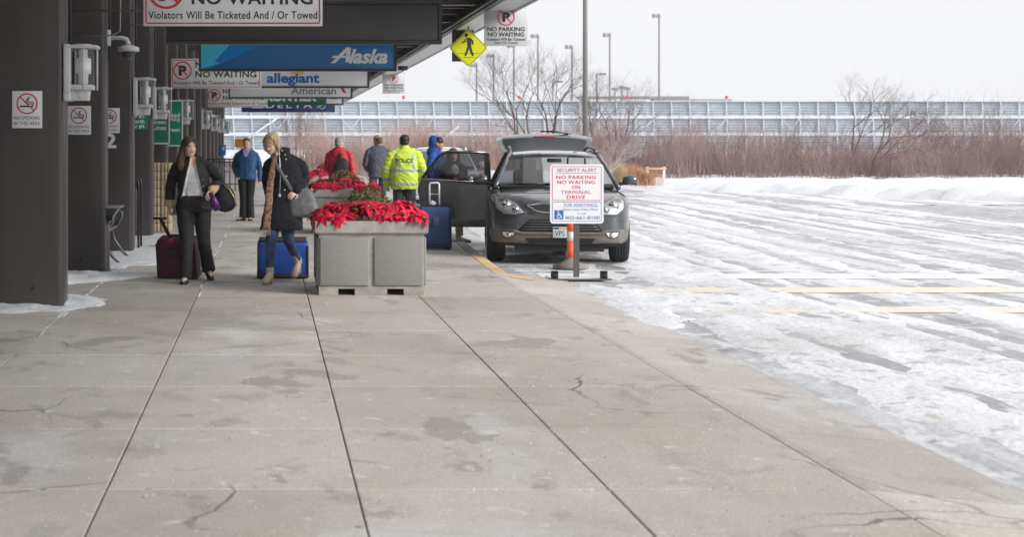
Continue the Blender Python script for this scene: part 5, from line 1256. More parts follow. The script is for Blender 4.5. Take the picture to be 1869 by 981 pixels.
for q in 'lr': w2.shoe(q, m_suede, 0.245, 0.042, 0.085, heel=0.075, high=0.055, name='ankle_boot', msole=mat('wood_heel', (0.40, 0.27, 0.16), 0.6))
w2.hair(m_blond, [('e', (0, 0.018, 0.046), (0.092, 0.108, 0.096)), ('e', (0, 0.057, -0.02), (0.090, 0.066, 0.085)), ('t', [(-0.07, 0.015, 0.06), (-0.086, 0.02, -0.02), (-0.084, 0.015, -0.085)], [0.028, 0.030, 0.020]),
    ('t', [(0.07, 0.012, 0.06), (0.088, 0.015, -0.02), (0.084, 0.01, -0.09)], [0.028, 0.030, 0.02]), ('t', [(0.035, -0.05, 0.115), (-0.035, -0.055, 0.108), (-0.080, -0.025, 0.04), (-0.088, -0.005, -0.04)], [0.014, 0.014, 0.016, 0.014]),
    ('t', [(0.03, -0.052, 0.108), (0.070, -0.040, 0.06), (0.088, -0.015, -0.03)], [0.014, 0.017, 0.015])], amp=0.003, strands=14)
m_scarf = mat('patterned_scarf', (0.15, 0.105, 0.04), 0.9, var=0.5, scale=30, col2=(0.30, 0.17, 0.12), detail=2)
b = MB(); b.tube([(-0.07, -0.10, 1.53), (-0.10, -0.145, 1.40), (-0.14, -0.172, 1.18), (-0.16, -0.195, 0.92), (-0.185, -0.205, 0.64)], [(0.018, 0.03), (0.02, 0.036), (0.02, 0.044), (0.022, 0.048), (0.018, 0.046)], 14, ref=(0, 1, 0))
me = remesh(b, m_scarf, 0.011, 1, 'scarf'); wrinkle(me, 0.004, 16, 1, (1.8, 1, 0.15)); link('scarf', me, w2.body)
b = MB()
for k in range(9): x = -0.23+0.011*k; b.tube([(x, -0.205, 0.66), (x+0.004*((k % 3)-1), -0.205, 0.565)], 0.004, 4)
o = b.build('scarf_fringe', mat('pale_fringe', (0.5, 0.40, 0.30), 0.9), w2.body); o['kind'] = 'stuff'
b = MB(); b.tube([(-0.06, -0.085, 1.535), (-0.05, -0.105, 1.50)], [0.035, 0.03], 10); b.build('jumper_neck', m_lwhite, w2.body)
t = thing('crossbody_bag', 'grey leather crossbody bag on the blonde woman', 'bag', (0.16, 19.4, 0))
m_bag = mat('grey_leather', (0.135, 0.135, 0.14), 0.55, var=0.12, scale=9, bump=0.2, bscale=50)
b = MB(); b.loft([[(0.265+x*a+sh, -0.10+y*d, z) for x, y in [(math.copysign(abs(math.cos(k*PI/10))**0.6, math.cos(k*PI/10)), math.copysign(abs(math.sin(k*PI/10))**0.7, math.sin(k*PI/10))) for k in range(20)]] for a, d, z, sh in ((0.14, 0.05, 0.775, 0.0), (0.185, 0.075, 0.80, -0.005), (0.175, 0.075, 0.90, -0.02), (0.15, 0.06, 1.00, -0.03), (0.115, 0.035, 1.09, -0.035), (0.09, 0.02, 1.11, -0.035))])
me = remesh(b, m_bag, 0.012, 2, 'bag_body'); wrinkle(me, 0.006, 8, 5); o = link('bag_body', me, t, (0, 0, 0)); 
b = MB(); b.tube([(0.125, -0.15, 1.07), (0.03, -0.195, 1.23), (-0.06, -0.175, 1.38), (-0.12, -0.11, 1.50), (-0.10, 0.02, 1.545), (0.06, 0.19, 1.35), (0.31, 0.10, 1.10)], [(0.006, 0.022)]*7, 8, ref=(0, -1, 0)); b.build('strap', m_bag, t)
b = MB(); b.rbox((0.13, -0.155, 1.06), (0.03, 0.015, 0.03), 0.006); b.rbox((0.345, -0.115, 1.10), (0.02, 0.015, 0.035), 0.005); b.build('buckles', m_gold2, t)
m_cobalt = mat('cobalt_nylon', (0.008, 0.065, 0.34), 0.6, var=0.15, scale=8, bump=0.25, bscale=120)
t = soft_case('rolling_suitcase', 'bright blue soft suitcase behind the blonde woman', (0.175, 20.05, 0.0), 0, 0.62, 0.45, 0.28, m_cobalt, m_blackmatt, tilt=R(6))
b = MB(); b.rbox((0.0, 0.0, 0.475), (0.58, 0.25, 0.035), 0.015); b.build('top_flap', m_blackmatt, t)
b = MB(); b.tube([(-0.10, 0.06, 0.47), (-0.14, -0.12, 0.82)], 0.010, 6); b.tube([(0.0, 0.06, 0.47), (-0.04, -0.12, 0.82)], 0.010, 6); b.tube([(-0.15, -0.122, 0.825), (-0.03, -0.122, 0.825)], 0.014, 8); b.build('pull_handle', m_blackmatt, t)

# --- generic standing men
def stand(sw=0.20, H=1.77, arms=None, lean=0.0, feet=0.10):
    s = H/1.77
    d = dict(pel=(0, 0, 0.95), chest=(0, 0, 1.28), neck=(0, -0.01, 1.53), head=(0, -0.035, 1.652), shl=(-sw+0.01, 0, 1.475), ell=(-sw-0.055, 0.03, 1.16), wrl=(-sw-0.04, -0.02, 0.89),
        shr=(sw-0.01, 0, 1.475), elr=(sw+0.055, 0.03, 1.16), wrr=(sw+0.04, -0.02, 0.89), hpl=(-0.095, 0, 0.92), hpr=(0.095, 0, 0.92), knl=(-feet-0.01, -0.01, 0.50), knr=(feet+0.01, -0.01, 0.50), anl=(-feet-0.02, 0.02, 0.08), anr=(feet+0.02, 0.02, 0.08), toel=(-0.3, -1, 0), toer=(0.3, -1, 0))
    d.update(arms or {})
    return {k: tuple(x*s for x in v) if k[:3] != 'toe' else v for k, v in d.items()}
MRING = [(-0.10, 0.205, 0.15), (0.1, 0.20, 0.15), (0.35, 0.20, 0.15, 0.01), (0.6, 0.215, 0.15), (0.80, 0.21, 0.13), (0.93, 0.14, 0.105), (1.01, 0.075, 0.075)]
J = stand(0.19, 1.74, dict(ell=(-0.285, 0.10, 1.16), wrl=(-0.20, -0.05, 0.98), elr=(0.275, 0.06, 1.15), wrr=(0.285, -0.03, 0.90), toel=(-0.6, -1, 0), toer=(0.05, -1, 0)), feet=0.06)
m3 = Person('man with ginger hair in a blue jacket and black trousers facing the camera', -0.46, 34.9, J, yaw=0.12, pitch=0.2, rz=R(-6))
m3.top('jacket', [m_bluejkt, mat('purple_checked_shirt', (0.40, 0.30, 0.50), 0.8, var=0.3, scale=50)], MRING, collar=((0, 0.01, -0.02), 0.078, 0.05), amp=0.008, sc=6, cuff=-0.02,
    pnt=lambda c, n: 1 if n.y < -0.1 and c.y < -0.03 and c.z > 1.36 and abs(c.x) < 0.03+0.35*(c.z-1.36) and c.z < 1.55 else 0)
b = MB(); b.tube([(0, -0.168, 0.90), (0, -0.172, 1.15), (0, -0.16, 1.34)], 0.006, 6); b.build('zip', m_black, m3.body)
m3.trousers('trousers', m_blackwool, (0.175, 0.135), (0.105, 0.095, 0.082, 0.08, 0.085), hem=-0.02)
for q in 'lr': m3.shoe(q, m_shoeblk, 0.29, 0.048, 0.07)
m3.hair(m_redhair, SHORT, amp=0.002)
J = stand(0.21, 1.76, dict(wrr=(0.16, -0.22, 1.02), elr=(0.27, -0.02, 1.12)))
m4 = Person('man in a red jacket with a black sling bag, seen from behind', 1.43, 33.2, J, rz=R(168), yaw=-0.35)
m4.top('jacket', [m_redjkt, mat('navy_panel', (0.02, 0.025, 0.06), 0.7), mat('pink_white_print', (0.75, 0.55, 0.58), 0.7)], MRING, collar=((0, 0.03, -0.02), 0.10, 0.05), amp=0.008, sc=6,
    extra=lambda b, s: b.ell((0, 0.10, 1.44), (0.13, 0.06, 0.09)), pnt=lambda c, n: 1 if (c.x > 0.17 and c.z < 1.12 and c.y > 0.03) else 0)
m4.trousers('trousers', m_dkpant)
for q in 'lr': m4.shoe(q, m_shoeblk)
m4.hair(m_greyhair, SHORT, amp=0.003)
t = thing('sling_bag', 'black sling backpack on the man in the red jacket', 'bag', (1.43, 33.2, 0), R(168))
b = MB(); b.ell((-0.06, 0.185, 1.14), (0.155, 0.085, 0.22), Matrix.Rotation(R(-22), 3, 'Y')); me = remesh(b, m_blackcloth, 0.014, 2, 'bag_body'); wrinkle(me, 0.007, 9, 2); link('bag_body', me, t)
b = MB(); b.tube([(-0.03, 0.20, 1.30), (-0.06, 0.15, 1.45), (-0.08, 0.03, 1.515), (-0.06, -0.12, 1.42), (0.02, -0.165, 1.2)], [(0.008, 0.035)]*5, 8, ref=(0, 1, 0)); b.build('strap', m_blackmatt, t)
b = MB(); b.rbox((-0.09, 0.275, 1.10), (0.06, 0.006, 0.02), 0.003); b.build('logo_patch', m_signgrey, t)
J = stand(0.20, 1.82, dict(ell=(-0.27, -0.02, 1.15), wrl=(-0.17, -0.20, 1.04), elr=(0.27, -0.02, 1.15), wrr=(0.17, -0.20, 1.04)))
m5 = Person('balding man in a slate grey jacket seen from behind', 2.33, 35.0, J, rz=R(190), yaw=0.55, pitch=0.2, skin=m_skin2)
m5.top('jacket', m_greyjkt, MRING, collar=((0, 0.01, -0.02), 0.085, 0.04), amp=0.008, sc=6)
m5.trousers('trousers', m_dkpant)
for q in 'lr': m5.shoe(q, m_shoeblk)
m5.hair(m_brnhair, [('e', (0, 0.030, 0.02), (0.0845, 0.096, 0.065)), ('e', (0, 0.064, -0.01), (0.071, 0.058, 0.075))], amp=0.002)
J = stand(0.22, 1.78, dict(ell=(-0.325, -0.01, 1.15), wrl=(-0.26, -0.16, 0.93), elr=(0.325, -0.01, 1.15), wrr=(0.30, -0.12, 0.90)))
m6 = Person('police officer in a yellow hi-vis jacket and black cap, seen from behind', 2.40, 29.0, J, rz=R(176))
def hv(c, n):
    r = math.hypot(c.x, c.y)
    if abs(c.x) < 0.235:
        if abs(c.z-1.16) < 0.022 or abs(c.z-0.915) < 0.022: return 1
        if c.y > 0 and abs(abs(c.x)-0.155) < 0.019 and 1.13 < c.z < 1.47: return 1
    else:
        if abs(c.z-1.17) < 0.024 or abs(c.z-1.00) < 0.022: return 1
    return 0
PR = [(-0.22, 0.235, 0.165), (0.0, 0.235, 0.172), (0.35, 0.235, 0.17, 0.0), (0.6, 0.24, 0.165), (0.80, 0.225, 0.14), (0.93, 0.15, 0.11), (1.01, 0.09, 0.09)]
m6.top('hi_vis_jacket', [m_hivis, m_reflect], PR, sleeve=(0.095, 0.09, 0.08, 0.075, 0.066), collar=((0, 0.0, -0.01), 0.085, 0.06), amp=0.011, sc=5.5, pnt=hv, label='yellow hi-vis jacket with grey reflective bands')
jk = [c for c in m6.body.children if c.name.startswith('hi_vis')][0].data
bv6 = BVHTree.FromPolygons([v_.co.copy() for v_ in jk.vertices], [list(q_.vertices) for q_ in jk.polygons])
me_t = text(m6.body, 'POLICE', m_greyjkt, 0, 0, 0.30, 0.075, y=0, bold=0.02)
for v_ in me_t.data.vertices:
    x_, z_ = -v_.co.x, v_.co.z+1.34; h_ = bv6.ray_cast(V((x_, 1, z_)), V((0, -1, 0)))
    v_.co = V((x_, (h_[0].y if h_[0] else 0.18)+0.008, z_))
m6.trousers('trousers', m_dkpant, (0.185, 0.14), (0.112, 0.10, 0.085, 0.085, 0.09), hem=-0.02)
for q in 'lr': m6.shoe(q, m_shoeblk)
m6.hair(m_darkhair, [('e', (0, 0.016, 0.052), (0.092, 0.112, 0.088)), ('e', (0, 0.05, 0.0), (0.085, 0.072, 0.06))], amp=0.001, name='knit_cap')
J = stand(0.20, 1.75, dict(elr=(0.25, -0.10, 1.16), wrr=(0.16, -0.26, 1.1)))
m7 = Person('man in a royal blue hooded sweatshirt behind the open car door', 2.98, 29.2, J, rz=R(62), yaw=0.25, skin=m_skin2)
def hoodx(b, s):
    b.ell((0, 0.06, 1.49), (0.13, 0.11, 0.10)); b.ell(s.F @ V((0, 0.078, 0.018)), (0.100, 0.095, 0.138), s.F.to_3x3()); b.tube([(0, 0.04, 1.42), (0, 0.06, 1.56)], [0.12, 0.10], 14)
m7.top('hooded_sweatshirt', m_royal, MRING, collar=((0, 0.0, -0.02), 0.09, 0.03), amp=0.008, sc=6, extra=hoodx)
m7.trousers('trousers', m_dkpant)
for q in 'lr': m7.shoe(q, m_shoeblk)
m7.hair(m_darkhair, [('e', (0, -0.004, 0.048), (0.082, 0.096, 0.082))], amp=0.002)
J = stand(0.18, 1.54, dict(wrl=(-0.03, -0.24, 1.10), ell=(-0.22, -0.06, 1.10), wrr=(0.06, -0.24, 1.18), elr=(0.24, -0.06, 1.12), toel=(0.6, -1, 0), toer=(1, -0.6, 0)))
m8 = Person('person in a dark coat and pale scarf behind the car door window', 3.10, 27.6, J, yaw=0.0, fem=True, k=1.02, skin=m_skin)
m8.top('coat', mat('charcoal_coat', (0.03, 0.03, 0.032), 0.8, var=0.2), [(-0.25, 0.22, 0.16)]+MRING[1:], amp=0.007, extra=None)
m8.trousers('trousers', m_khaki)
for q in 'lr': m8.shoe(q, mat('pale_shoe', (0.45, 0.42, 0.38), 0.7))
m8.hair(m_hairbr, [('e', (0, 0.020, 0.044), (0.086, 0.10, 0.090)), ('t', [(-0.075, 0.0, 0.04), (-0.09, 0.01, -0.14)], [0.035, 0.04]), ('t', [(0.075, 0.0, 0.04), (0.09, 0.01, -0.14)], [0.035, 0.04]), ('t', [(0, 0.07, 0.0), (0, 0.09, -0.18)], [0.07, 0.07])])
b = MB(); b.ell((0.01, -0.125, 1.19), (0.07, 0.05, 0.09)); b.tube([(-0.09, -0.02, 1.29), (0.0, -0.10, 1.26), (0.09, -0.02, 1.29)], 0.04, 10); me = remesh(b, mat('pale_scarf', (0.62, 0.60, 0.57), 0.9), 0.012, 1, 'scarf'); wrinkle(me, 0.008, 14, 2); link('scarf', me, m8.body)

# navy suitcase on the kerb, luggage cart
m_navycase = mat('navy_nylon', (0.024, 0.062, 0.19), 0.55, var=0.12, scale=8, bump=0.2, bscale=120)
t = soft_case('rolling_suitcase', 'upright navy suitcase with its silver handle raised beside the car door', (2.575, 25.42, 0.0), 0, 0.485, 0.64, 0.26, m_navycase, mat('navy_trim', (0.012, 0.025, 0.07), 0.5), bev=0.06)
m_alu = mat('brushed_aluminium', (0.80, 0.81, 0.82), 0.4, metal=0.2)
b = MB(); b.tube([(-0.075, 0.08, 0.62), (-0.075, 0.10, 1.01), (-0.06, 0.10, 1.03), (0.06, 0.10, 1.03), (0.075, 0.10, 1.01), (0.075, 0.08, 0.62)], 0.014, 8); b.build('pull_handle', m_alu, t)
b = MB(); b.rbox((0.03, -0.155, 0.50), (0.02, 0.012, 0.02), 0.004); b.rbox((0.0, -0.155, 0.44), (0.085, 0.008, 0.13), 0.01); b.build('badge', mat('navy_badge', (0.05, 0.10, 0.22), 0.4), t)
b = MB(); b.rbox((-0.03, 0.0, 0.72), (0.08, 0.02, 0.06), 0.004, Matrix.Rotation(R(30), 3, 'Y')); b.build('luggage_tag', m_lwhite, t)
b = MB(); b.tube([(0.19, -0.13, 0.03), (0.225, -0.13, 0.03)], 0.035, 14); b.build('wheel', m_blackmatt, t)
t = thing('luggage_trolley', 'black frame of a luggage trolley beside the police officer', 'trolley', (2.22, 31.6, 0))
b = MB(); b.tube([(-0.19, 0, 0.1), (-0.19, 0, 0.86), (0.17, 0, 0.86), (0.19, 0, 0.83), (0.19, 0, 0.1)], 0.013, 8); b.build('frame', m_black, t); b = MB(); b.rbox((0, 0.15, 0.12), (0.42, 0.4, 0.03), 0.01); b.build('platform', m_black, t)
for sx in (-0.18, 0.18): MB().tube([(sx-0.02, 0, 0.06), (sx+0.02, 0, 0.06)], 0.06, 12).build('wheel', m_blackmatt, t)
# ------------------------------------------------------------------ vehicles
m_tyre = mat('tyre_rubber', (0.018, 0.018, 0.019), 0.8, var=0.3, scale=20, bump=0.5, bscale=60)
m_rim = mat('alloy', (0.35, 0.36, 0.37), 0.35, metal=0.8)
m_chrome = mat('chrome', (0.70, 0.71, 0.72), 0.12, metal=1.0)
m_lens = glass('headlight_lens', (0.92, 0.94, 0.95), 1.45, 1.0)
m_lampin = mat('headlight_bowl', (0.80, 0.80, 0.80), 0.3, metal=0.3)
m_amber = mat('amber_reflector', (0.62, 0.30, 0.16), 0.3)
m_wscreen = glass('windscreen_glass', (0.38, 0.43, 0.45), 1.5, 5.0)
def sky_sheen(m, fac, col):
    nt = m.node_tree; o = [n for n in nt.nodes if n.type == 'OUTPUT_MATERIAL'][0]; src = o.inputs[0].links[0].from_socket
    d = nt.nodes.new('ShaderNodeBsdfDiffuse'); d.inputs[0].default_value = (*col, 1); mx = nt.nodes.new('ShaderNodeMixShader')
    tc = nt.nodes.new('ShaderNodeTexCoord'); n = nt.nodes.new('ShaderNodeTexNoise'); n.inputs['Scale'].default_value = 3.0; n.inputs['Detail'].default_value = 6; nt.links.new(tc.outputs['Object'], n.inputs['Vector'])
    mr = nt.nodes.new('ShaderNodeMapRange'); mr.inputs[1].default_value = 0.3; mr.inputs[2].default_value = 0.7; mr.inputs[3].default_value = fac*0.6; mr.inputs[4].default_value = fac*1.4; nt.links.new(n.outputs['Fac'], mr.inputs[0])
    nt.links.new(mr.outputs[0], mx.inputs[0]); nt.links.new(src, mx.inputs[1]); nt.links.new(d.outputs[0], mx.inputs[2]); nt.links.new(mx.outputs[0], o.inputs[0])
sky_sheen(m_wscreen, 0.07, (0.62, 0.66, 0.68))          # pale diffuse layer standing in for sky reflected in the windscreen
m_tint = glass('tinted_glass', (0.19, 0.19, 0.20), 1.45, 1.6)
m_privacy = mat('privacy_glass', (0.03, 0.033, 0.038), 0.3, spec=0.25)
m_inter = mat('car_interior', (0.035, 0.034, 0.034), 0.8); m_seat = mat('car_seat', (0.11, 0.105, 0.10), 0.8)
m_clad = mat('grimy_cladding', (0.155, 0.135, 0.120), 0.6, var=0.2, scale=5)
m_under = mat('underbody', (0.012, 0.012, 0.012), 0.8)
m_plate = mat('plate_white', (0.62, 0.64, 0.66), 0.5)
def suv(label, X, Y, yaw, paint_m, opened=True, detail=True, clad=None):
    T = thing('suv', label, 'car', (X, Y, RZ+0.006), yaw); clad = clad or m_clad
    ST = [(0.00, 0.56, 0.36, 0.74, 0.775), (0.05, 0.76, 0.29, 0.79, 0.84), (0.16, 0.90, 0.25, 0.86, 0.91), (0.36, 0.985, 0.235, 0.935, 0.975), (0.65, 1.03, 0.23, 0.985, 1.03), (1.0, 1.035, 0.23, 1.02, 1.085),
          (1.3, 1.03, 0.23, 1.04, 1.115), (2.2, 1.025, 0.23, 1.06, 1.10), (3.6, 1.025, 0.25, 1.08, 1.10), (4.4, 0.99, 0.30, 1.08, 1.10), (4.75, 0.93, 0.36, 1.06, 1.08), (4.84, 0.80, 0.42, 1.0, 1.02)]
    b = MB(); rings = []
    for (y, w, zb, zs, zt) in ST:
        h = zs-zb
        half = [(0.0, zb), (0.6*w, zb), (0.94*w, zb+0.03), (0.99*w, zb+0.20*h), (w, zb+0.45*h), (w, zb+0.72*h), (0.995*w, zs-0.10*h), (0.955*w, zs), (0.66*w, zt-0.22*(zt-zs)), (0.0, zt)]
        full = [(x, y, z) for x, z in half] + [(-x, y, z) for x, z in half[1:-1][::-1]]
        rings.append(full)
    b.loft(rings)
    me0 = b.mesh('body', [paint_m, clad, m_under, m_inter])
    cut = MB()
    for (ya, r) in ((0.92, 0.41), (3.74, 0.41)):
        for s in (-1, 1):
            cut.loft([[(s*x, ya + r*math.cos(2*PI*k/32), 0.365 + r*math.sin(2*PI*k/32)) for k in range(32)] for x in ((0.66, 1.3) if s > 0 else (1.3, 0.66))])
    cme = cut.mesh('cut', m_under); co = bpy.data.objects.new('cut', cme); COL.objects.link(co)
    def su(o):
        q = o.modifiers.new('s', 'SUBSURF'); q.levels = 3
        bo = o.modifiers.new('b', 'BOOLEAN'); bo.operation = 'DIFFERENCE'; bo.object = co; bo.solver = 'EXACT'
    me = eval_mesh(me0, su, 'body'); bpy.data.objects.remove(co)
    while len(me.materials) > 4: me.materials.pop()
    def pm(c, n):
        for ya in (0.92, 3.74):
            rr = math.hypot(c.y-ya, c.z-0.365)
            if abs(c.x) > 0.64 and rr < 0.405: return 2
            if abs(c.x) > 0.9 and rr < 0.475: return 1
        if n.z < -0.75: return 2
        if c.z < 0.485 + (0.02 if c.y < 0.6 else -0.04): return 1
        if opened and c.x < -0.9 and 2.05 < c.y < 3.25: return 3
        return 0
    paint(me, pm); me.polygons.foreach_set('use_smooth', [True]*len(me.polygons))
    body = link('body', me, T)
    bv = BVHTree.FromPolygons([v.co.copy() for v in me.vertices], [list(p.vertices) for p in me.polygons])
    def fy(x, z, d=0.0):
        h = bv.ray_cast(V((x, -2, z)), V((0, 1, 0)), 5)
        return (h[0].y if h[0] else 0.5) - d
    def patch(poly, off, mats, name, parent=T, n=10, thick=0.0):
        """polygon (x, z) laid on the front of the car"""
        xs = [p[0] for p in poly]; zs = [p[1] for p in poly]; bm = bmesh.new()
        vs = [bm.verts.new((x, 0, z)) for x, z in poly]; bm.faces.new(vs)
        for k in range(1, n):
            for (co_, no) in ((V((min(xs)+(max(xs)-min(xs))*k/n, 0, 0)), V((1, 0, 0))), (V((0, 0, min(zs)+(max(zs)-min(zs))*k/n)), V((0, 0, 1)))):
                bmesh.ops.bisect_plane(bm, geom=bm.verts[:]+bm.edges[:]+bm.faces[:], plane_co=co_, plane_no=no)
        for v_ in bm.verts: v_.co.y = fy(v_.co.x, v_.co.z, off)
        bmesh.ops.recalc_face_normals(bm, faces=bm.faces[:])
        if sum(f_.normal.y for f_ in bm.faces) > 0: bmesh.ops.reverse_faces(bm, faces=bm.faces[:])
        me_ = bpy.data.meshes.new(name); bm.to_mesh(me_); bm.free(); me_.materials.append(mats)
        me_.polygons.foreach_set('use_smooth', [True]*len(me_.polygons))
        return link(name, me_, parent)
    def band(pts, r, m_, name, parent=T, off=0.004):
        q = MB(); q.tube([(x, fy(x, z, off), z) for x, z in pts], r, 8); return q.build(name, m_, parent)
    def sub(pts, n=6):
        out = []
        for a, c in zip(pts, pts[1:]): out += [(a[0]+(c[0]-a[0])*k/n, a[1]+(c[1]-a[1])*k/n) for k in range(n)]
        return out + [pts[-1]]
    for s in (-1, 1):
        HL = [(s*x, z) for x, z in ((0.925, 0.90), (0.885, 0.965), (0.78, 0.965), (0.62, 0.885), (0.49, 0.745), (0.62, 0.715), (0.79, 0.72), (0.90, 0.79))]
        h = patch(HL, 0.006, m_lampin, 'headlight', T)
        c1 = (s*0.755, 0.845); q = MB()
        q.lathe([(0.0, -0.02), (0.045, -0.018), (0.07, 0.0), (0.075, 0.012), (0.0, 0.02)], 18); q.build('projector', m_chrome, h, (c1[0], fy(*c1)-0.012, c1[1]), (R(90), 0, 0))
        c2 = (s*0.63, 0.79); q = MB(); q.lathe([(0.0, -0.01), (0.04, -0.01), (0.055, 0.01), (0.0, 0.015)], 16); q.build('reflector', m_chrome, h, (c2[0], fy(*c2)-0.012, c2[1]), (R(90), 0, 0))
        patch([(s*0.885, 0.885), (s*0.855, 0.94), (s*0.77, 0.93), (s*0.80, 0.905)], 0.011, m_amber, 'indicator', h, 4)
        patch(HL, 0.030, m_lens, 'lens', h); band(sub(HL+[HL[0]]), 0.009, m_chrome if False else paint_m, 'bezel', h, 0.006)
        FG = [(s*x, z) for x, z in ((0.83, 0.475), (0.66, 0.475), (0.63, 0.455), (0.68, 0.395), (0.76, 0.385), (0.81, 0.41))]
        g = patch(FG, 0.006, m_lampin, 'fog_light', T, 5); q = MB(); q.lathe([(0, -0.008), (0.03, -0.006), (0.038, 0.008), (0, 0.012)], 14); q.build('bulb', m_chrome, g, (s*0.72, fy(s*0.72, 0.43)-0.012, 0.43), (R(90), 0, 0))
        band(sub(FG+[FG[0]], 3), 0.008, m_under, 'bezel', g, 0.004)
    GR = [(-0.47, 0.845), (-0.30, 0.872), (0.30, 0.872), (0.47, 0.845), (0.33, 0.77), (0.2, 0.752), (-0.2, 0.752), (-0.33, 0.77)]
    g = patch(GR, 0.004, m_under, 'grille', T)
    for k in range(1, 5):
        z = 0.752+0.024*k; w = 0.30+0.036*k; band(sub([(-w, z), (w, z)], 12), 0.005, m_gunmetal, 'grille_bar', g, 0.010)
    for k in range(-9, 10): band([(0.042*k, 0.760), (0.042*k, 0.86)], 0.004, m_gunmetal, 'grille_bar', g, 0.009)
    band(sub(GR+[GR[0]], 5), 0.011, m_chrome, 'chrome_surround', g, 0.006)
    IN = [(-0.43, 0.655), (0.43, 0.655), (0.60, 0.50), (0.56, 0.475), (-0.56, 0.475), (-0.60, 0.50)]
    g = patch(IN, 0.003, m_under, 'air_intake', T)
    for k in range(4): z = 0.51+0.037*k; w = 0.56-0.9*(z-0.5)*0.9; band(sub([(-w, z), (w, z)], 12), 0.009, m_gunmetal, 'slat', g, 0.008)
    band(sub([(-0.66, 0.49), (-0.56, 0.455), (0.56, 0.455), (0.66, 0.49)], 8), 0.018, clad, 'bumper_lip', T, 0.012)
    patch([(-0.50, 0.385), (0.50, 0.385), (0.44, 0.31), (-0.44, 0.31)], 0.004, m_under, 'lower_intake', T)
    q = MB(); q.box(-0.62, 0.62, 0.12, 0.6, 0.19, 0.30); q.box(-0.08, 0.08, 0.20, 0.5, 0.12, 0.2); q.build('skid_plate', m_under, T)
    # bonnet shut line and plate
    if detail:
        pl = MB(); pl.rbox((0.045, fy(0.045, 0.47, 0.03), 0.47), (0.31, 0.012, 0.155), 0.008); pl = pl.build('licence_plate', m_plate, T)
        q = MB(); yy = fy(0.045, 0.47, 0.0375); q.add(flat([(-0.10, 0.515), (-0.02, 0.515), (-0.02, 0.54), (-0.10, 0.54)], yy), [(0, 1, 2, 3)], 0); q.add(flat([(-0.02, 0.515), (0.19, 0.515), (0.19, 0.54), (-0.02, 0.54)], yy), [(0, 1, 2, 3)], 1); q.build('plate_stripe', [mat('plate_blue', (0.02, 0.05, 0.20), 0.5), mat('plate_gold', (0.50, 0.38, 0.12), 0.5)], pl)
        text(pl, 'VPS 72', m_ink, 0.045, 0.455, 0.25, 0.075, y=yy, bold=0.0)
        q = MB(); q.add([(-0.006, 0.01, 0.885), (0.006, 0.01, 0.885), (0.006, 0.01, 0.9), (-0.006, 0.01, 0.9)], [(0, 1, 2, 3)])
    # cabin
    def A(s, t): return V((s*(0.90+(0.685-0.90)*t), 1.16+(2.02-1.16)*t, 1.09+(1.56-1.09)*t))
    NW = 12; v = []; f = []
    for j in range(7):
        t = j/6
        for i in range(NW+1):
            u = -1+2*i/NW; p = A(1, t); v.append((p.x*u*0.985, p.y-0.13*(1-u*u)*(1-0.4*t), p.z+0.035*(1-u*u)*(t)))
    for j in range(6):
        for i in range(NW): a = j*(NW+1)+i; f.append((a, a+1, a+NW+2, a+NW+1))
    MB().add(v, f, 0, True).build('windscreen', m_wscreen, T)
    def roofz(x, y):
        t = (y-2.0)/2.5; return 1.565+0.085*math.sin(PI*min(1, max(0, t*0.85+0.08)))-0.05*(x/0.72)**2-0.01
    v = []; f = []; NR = 12; ysr = [1.93+2.62*k/14 for k in range(15)]
    for y in ysr:
        for i in range(NR+1): u = -1+2*i/NR; x = u*(0.70-0.02*(y-2)); yy = y - (0.09*(1-u*u) if y == ysr[0] else 0); v.append((x, yy, roofz(x, y)))
    for j in range(14):
        for i in range(NR): a = j*(NR+1)+i; f.append((a, a+NR+1, a+NR+2, a+1))
    n0 = len(v); v += [(p[0], p[1], p[2]-0.05) for p in v[:n0]]; f += [tuple(i+n0 for i in q[::-1]) for q in f[:]]
    for i in range(NR): f.append((i, i+1, i+1+n0, i+n0))
    for i in range(14): a, c = i*(NR+1), (i+1)*(NR+1); f.append((a, a+n0, c+n0, c)); f.append((a+NR, c+NR, c+NR+n0, a+NR+n0))
    MB().add(v, f, 0, True).build('roof', paint_m, T)
    def sidepanel(s):
        q = MB(); q.tube([A(s, -0.04), A(s, 0.3), A(s, 0.65), A(s, 1.0)], [(0.04, 0.04), (0.03, 0.033), (0.03, 0.033), (0.035, 0.04)], 8)
        q.tube([A(s, 1.0), V((s*0.69, 2.6, 1.59)), V((s*0.67, 3.4, 1.585)), V((s*0.645, 4.5, 1.53))], 0.04, 8)
        q.build('roof_side', paint_m, T)
        q = MB(); q.tube([V((s*0.95, 2.32, 1.07)), V((s*0.70, 2.42, 1.57))], [(0.05, 0.03), (0.05, 0.03)], 8); q.build('pillar', m_black, T)
        q = MB(); q.loft([[V((s*0.96, 3.5, 1.08)), V((s*0.93, 4.55, 1.08)), V((s*0.90, 4.55, 1.08)), V((s*0.92, 3.5, 1.08))], [V((s*0.68, 4.0, 1.58)), V((s*0.66, 4.5, 1.55)), V((s*0.62, 4.5, 1.55)), V((s*0.64, 4.0, 1.58))]], 0, True, False); q.build('rear_pillar', paint_m, T)
        wins = [((0.935, 1.28, 1.085), (0.945, 2.30, 1.085), (0.715, 2.38, 1.545), (0.715, 2.06, 1.545))]
        if not (opened and s < 0): wins.append(((0.945, 2.36, 1.085), (0.945, 3.45, 1.085), (0.70, 3.30, 1.555), (0.715, 2.44, 1.55)))
        for wv in wins: MB().add([(s*x, y, z) for x, y, z in wv], [(0, 1, 2, 3)]).build('side_window', m_tint, T)
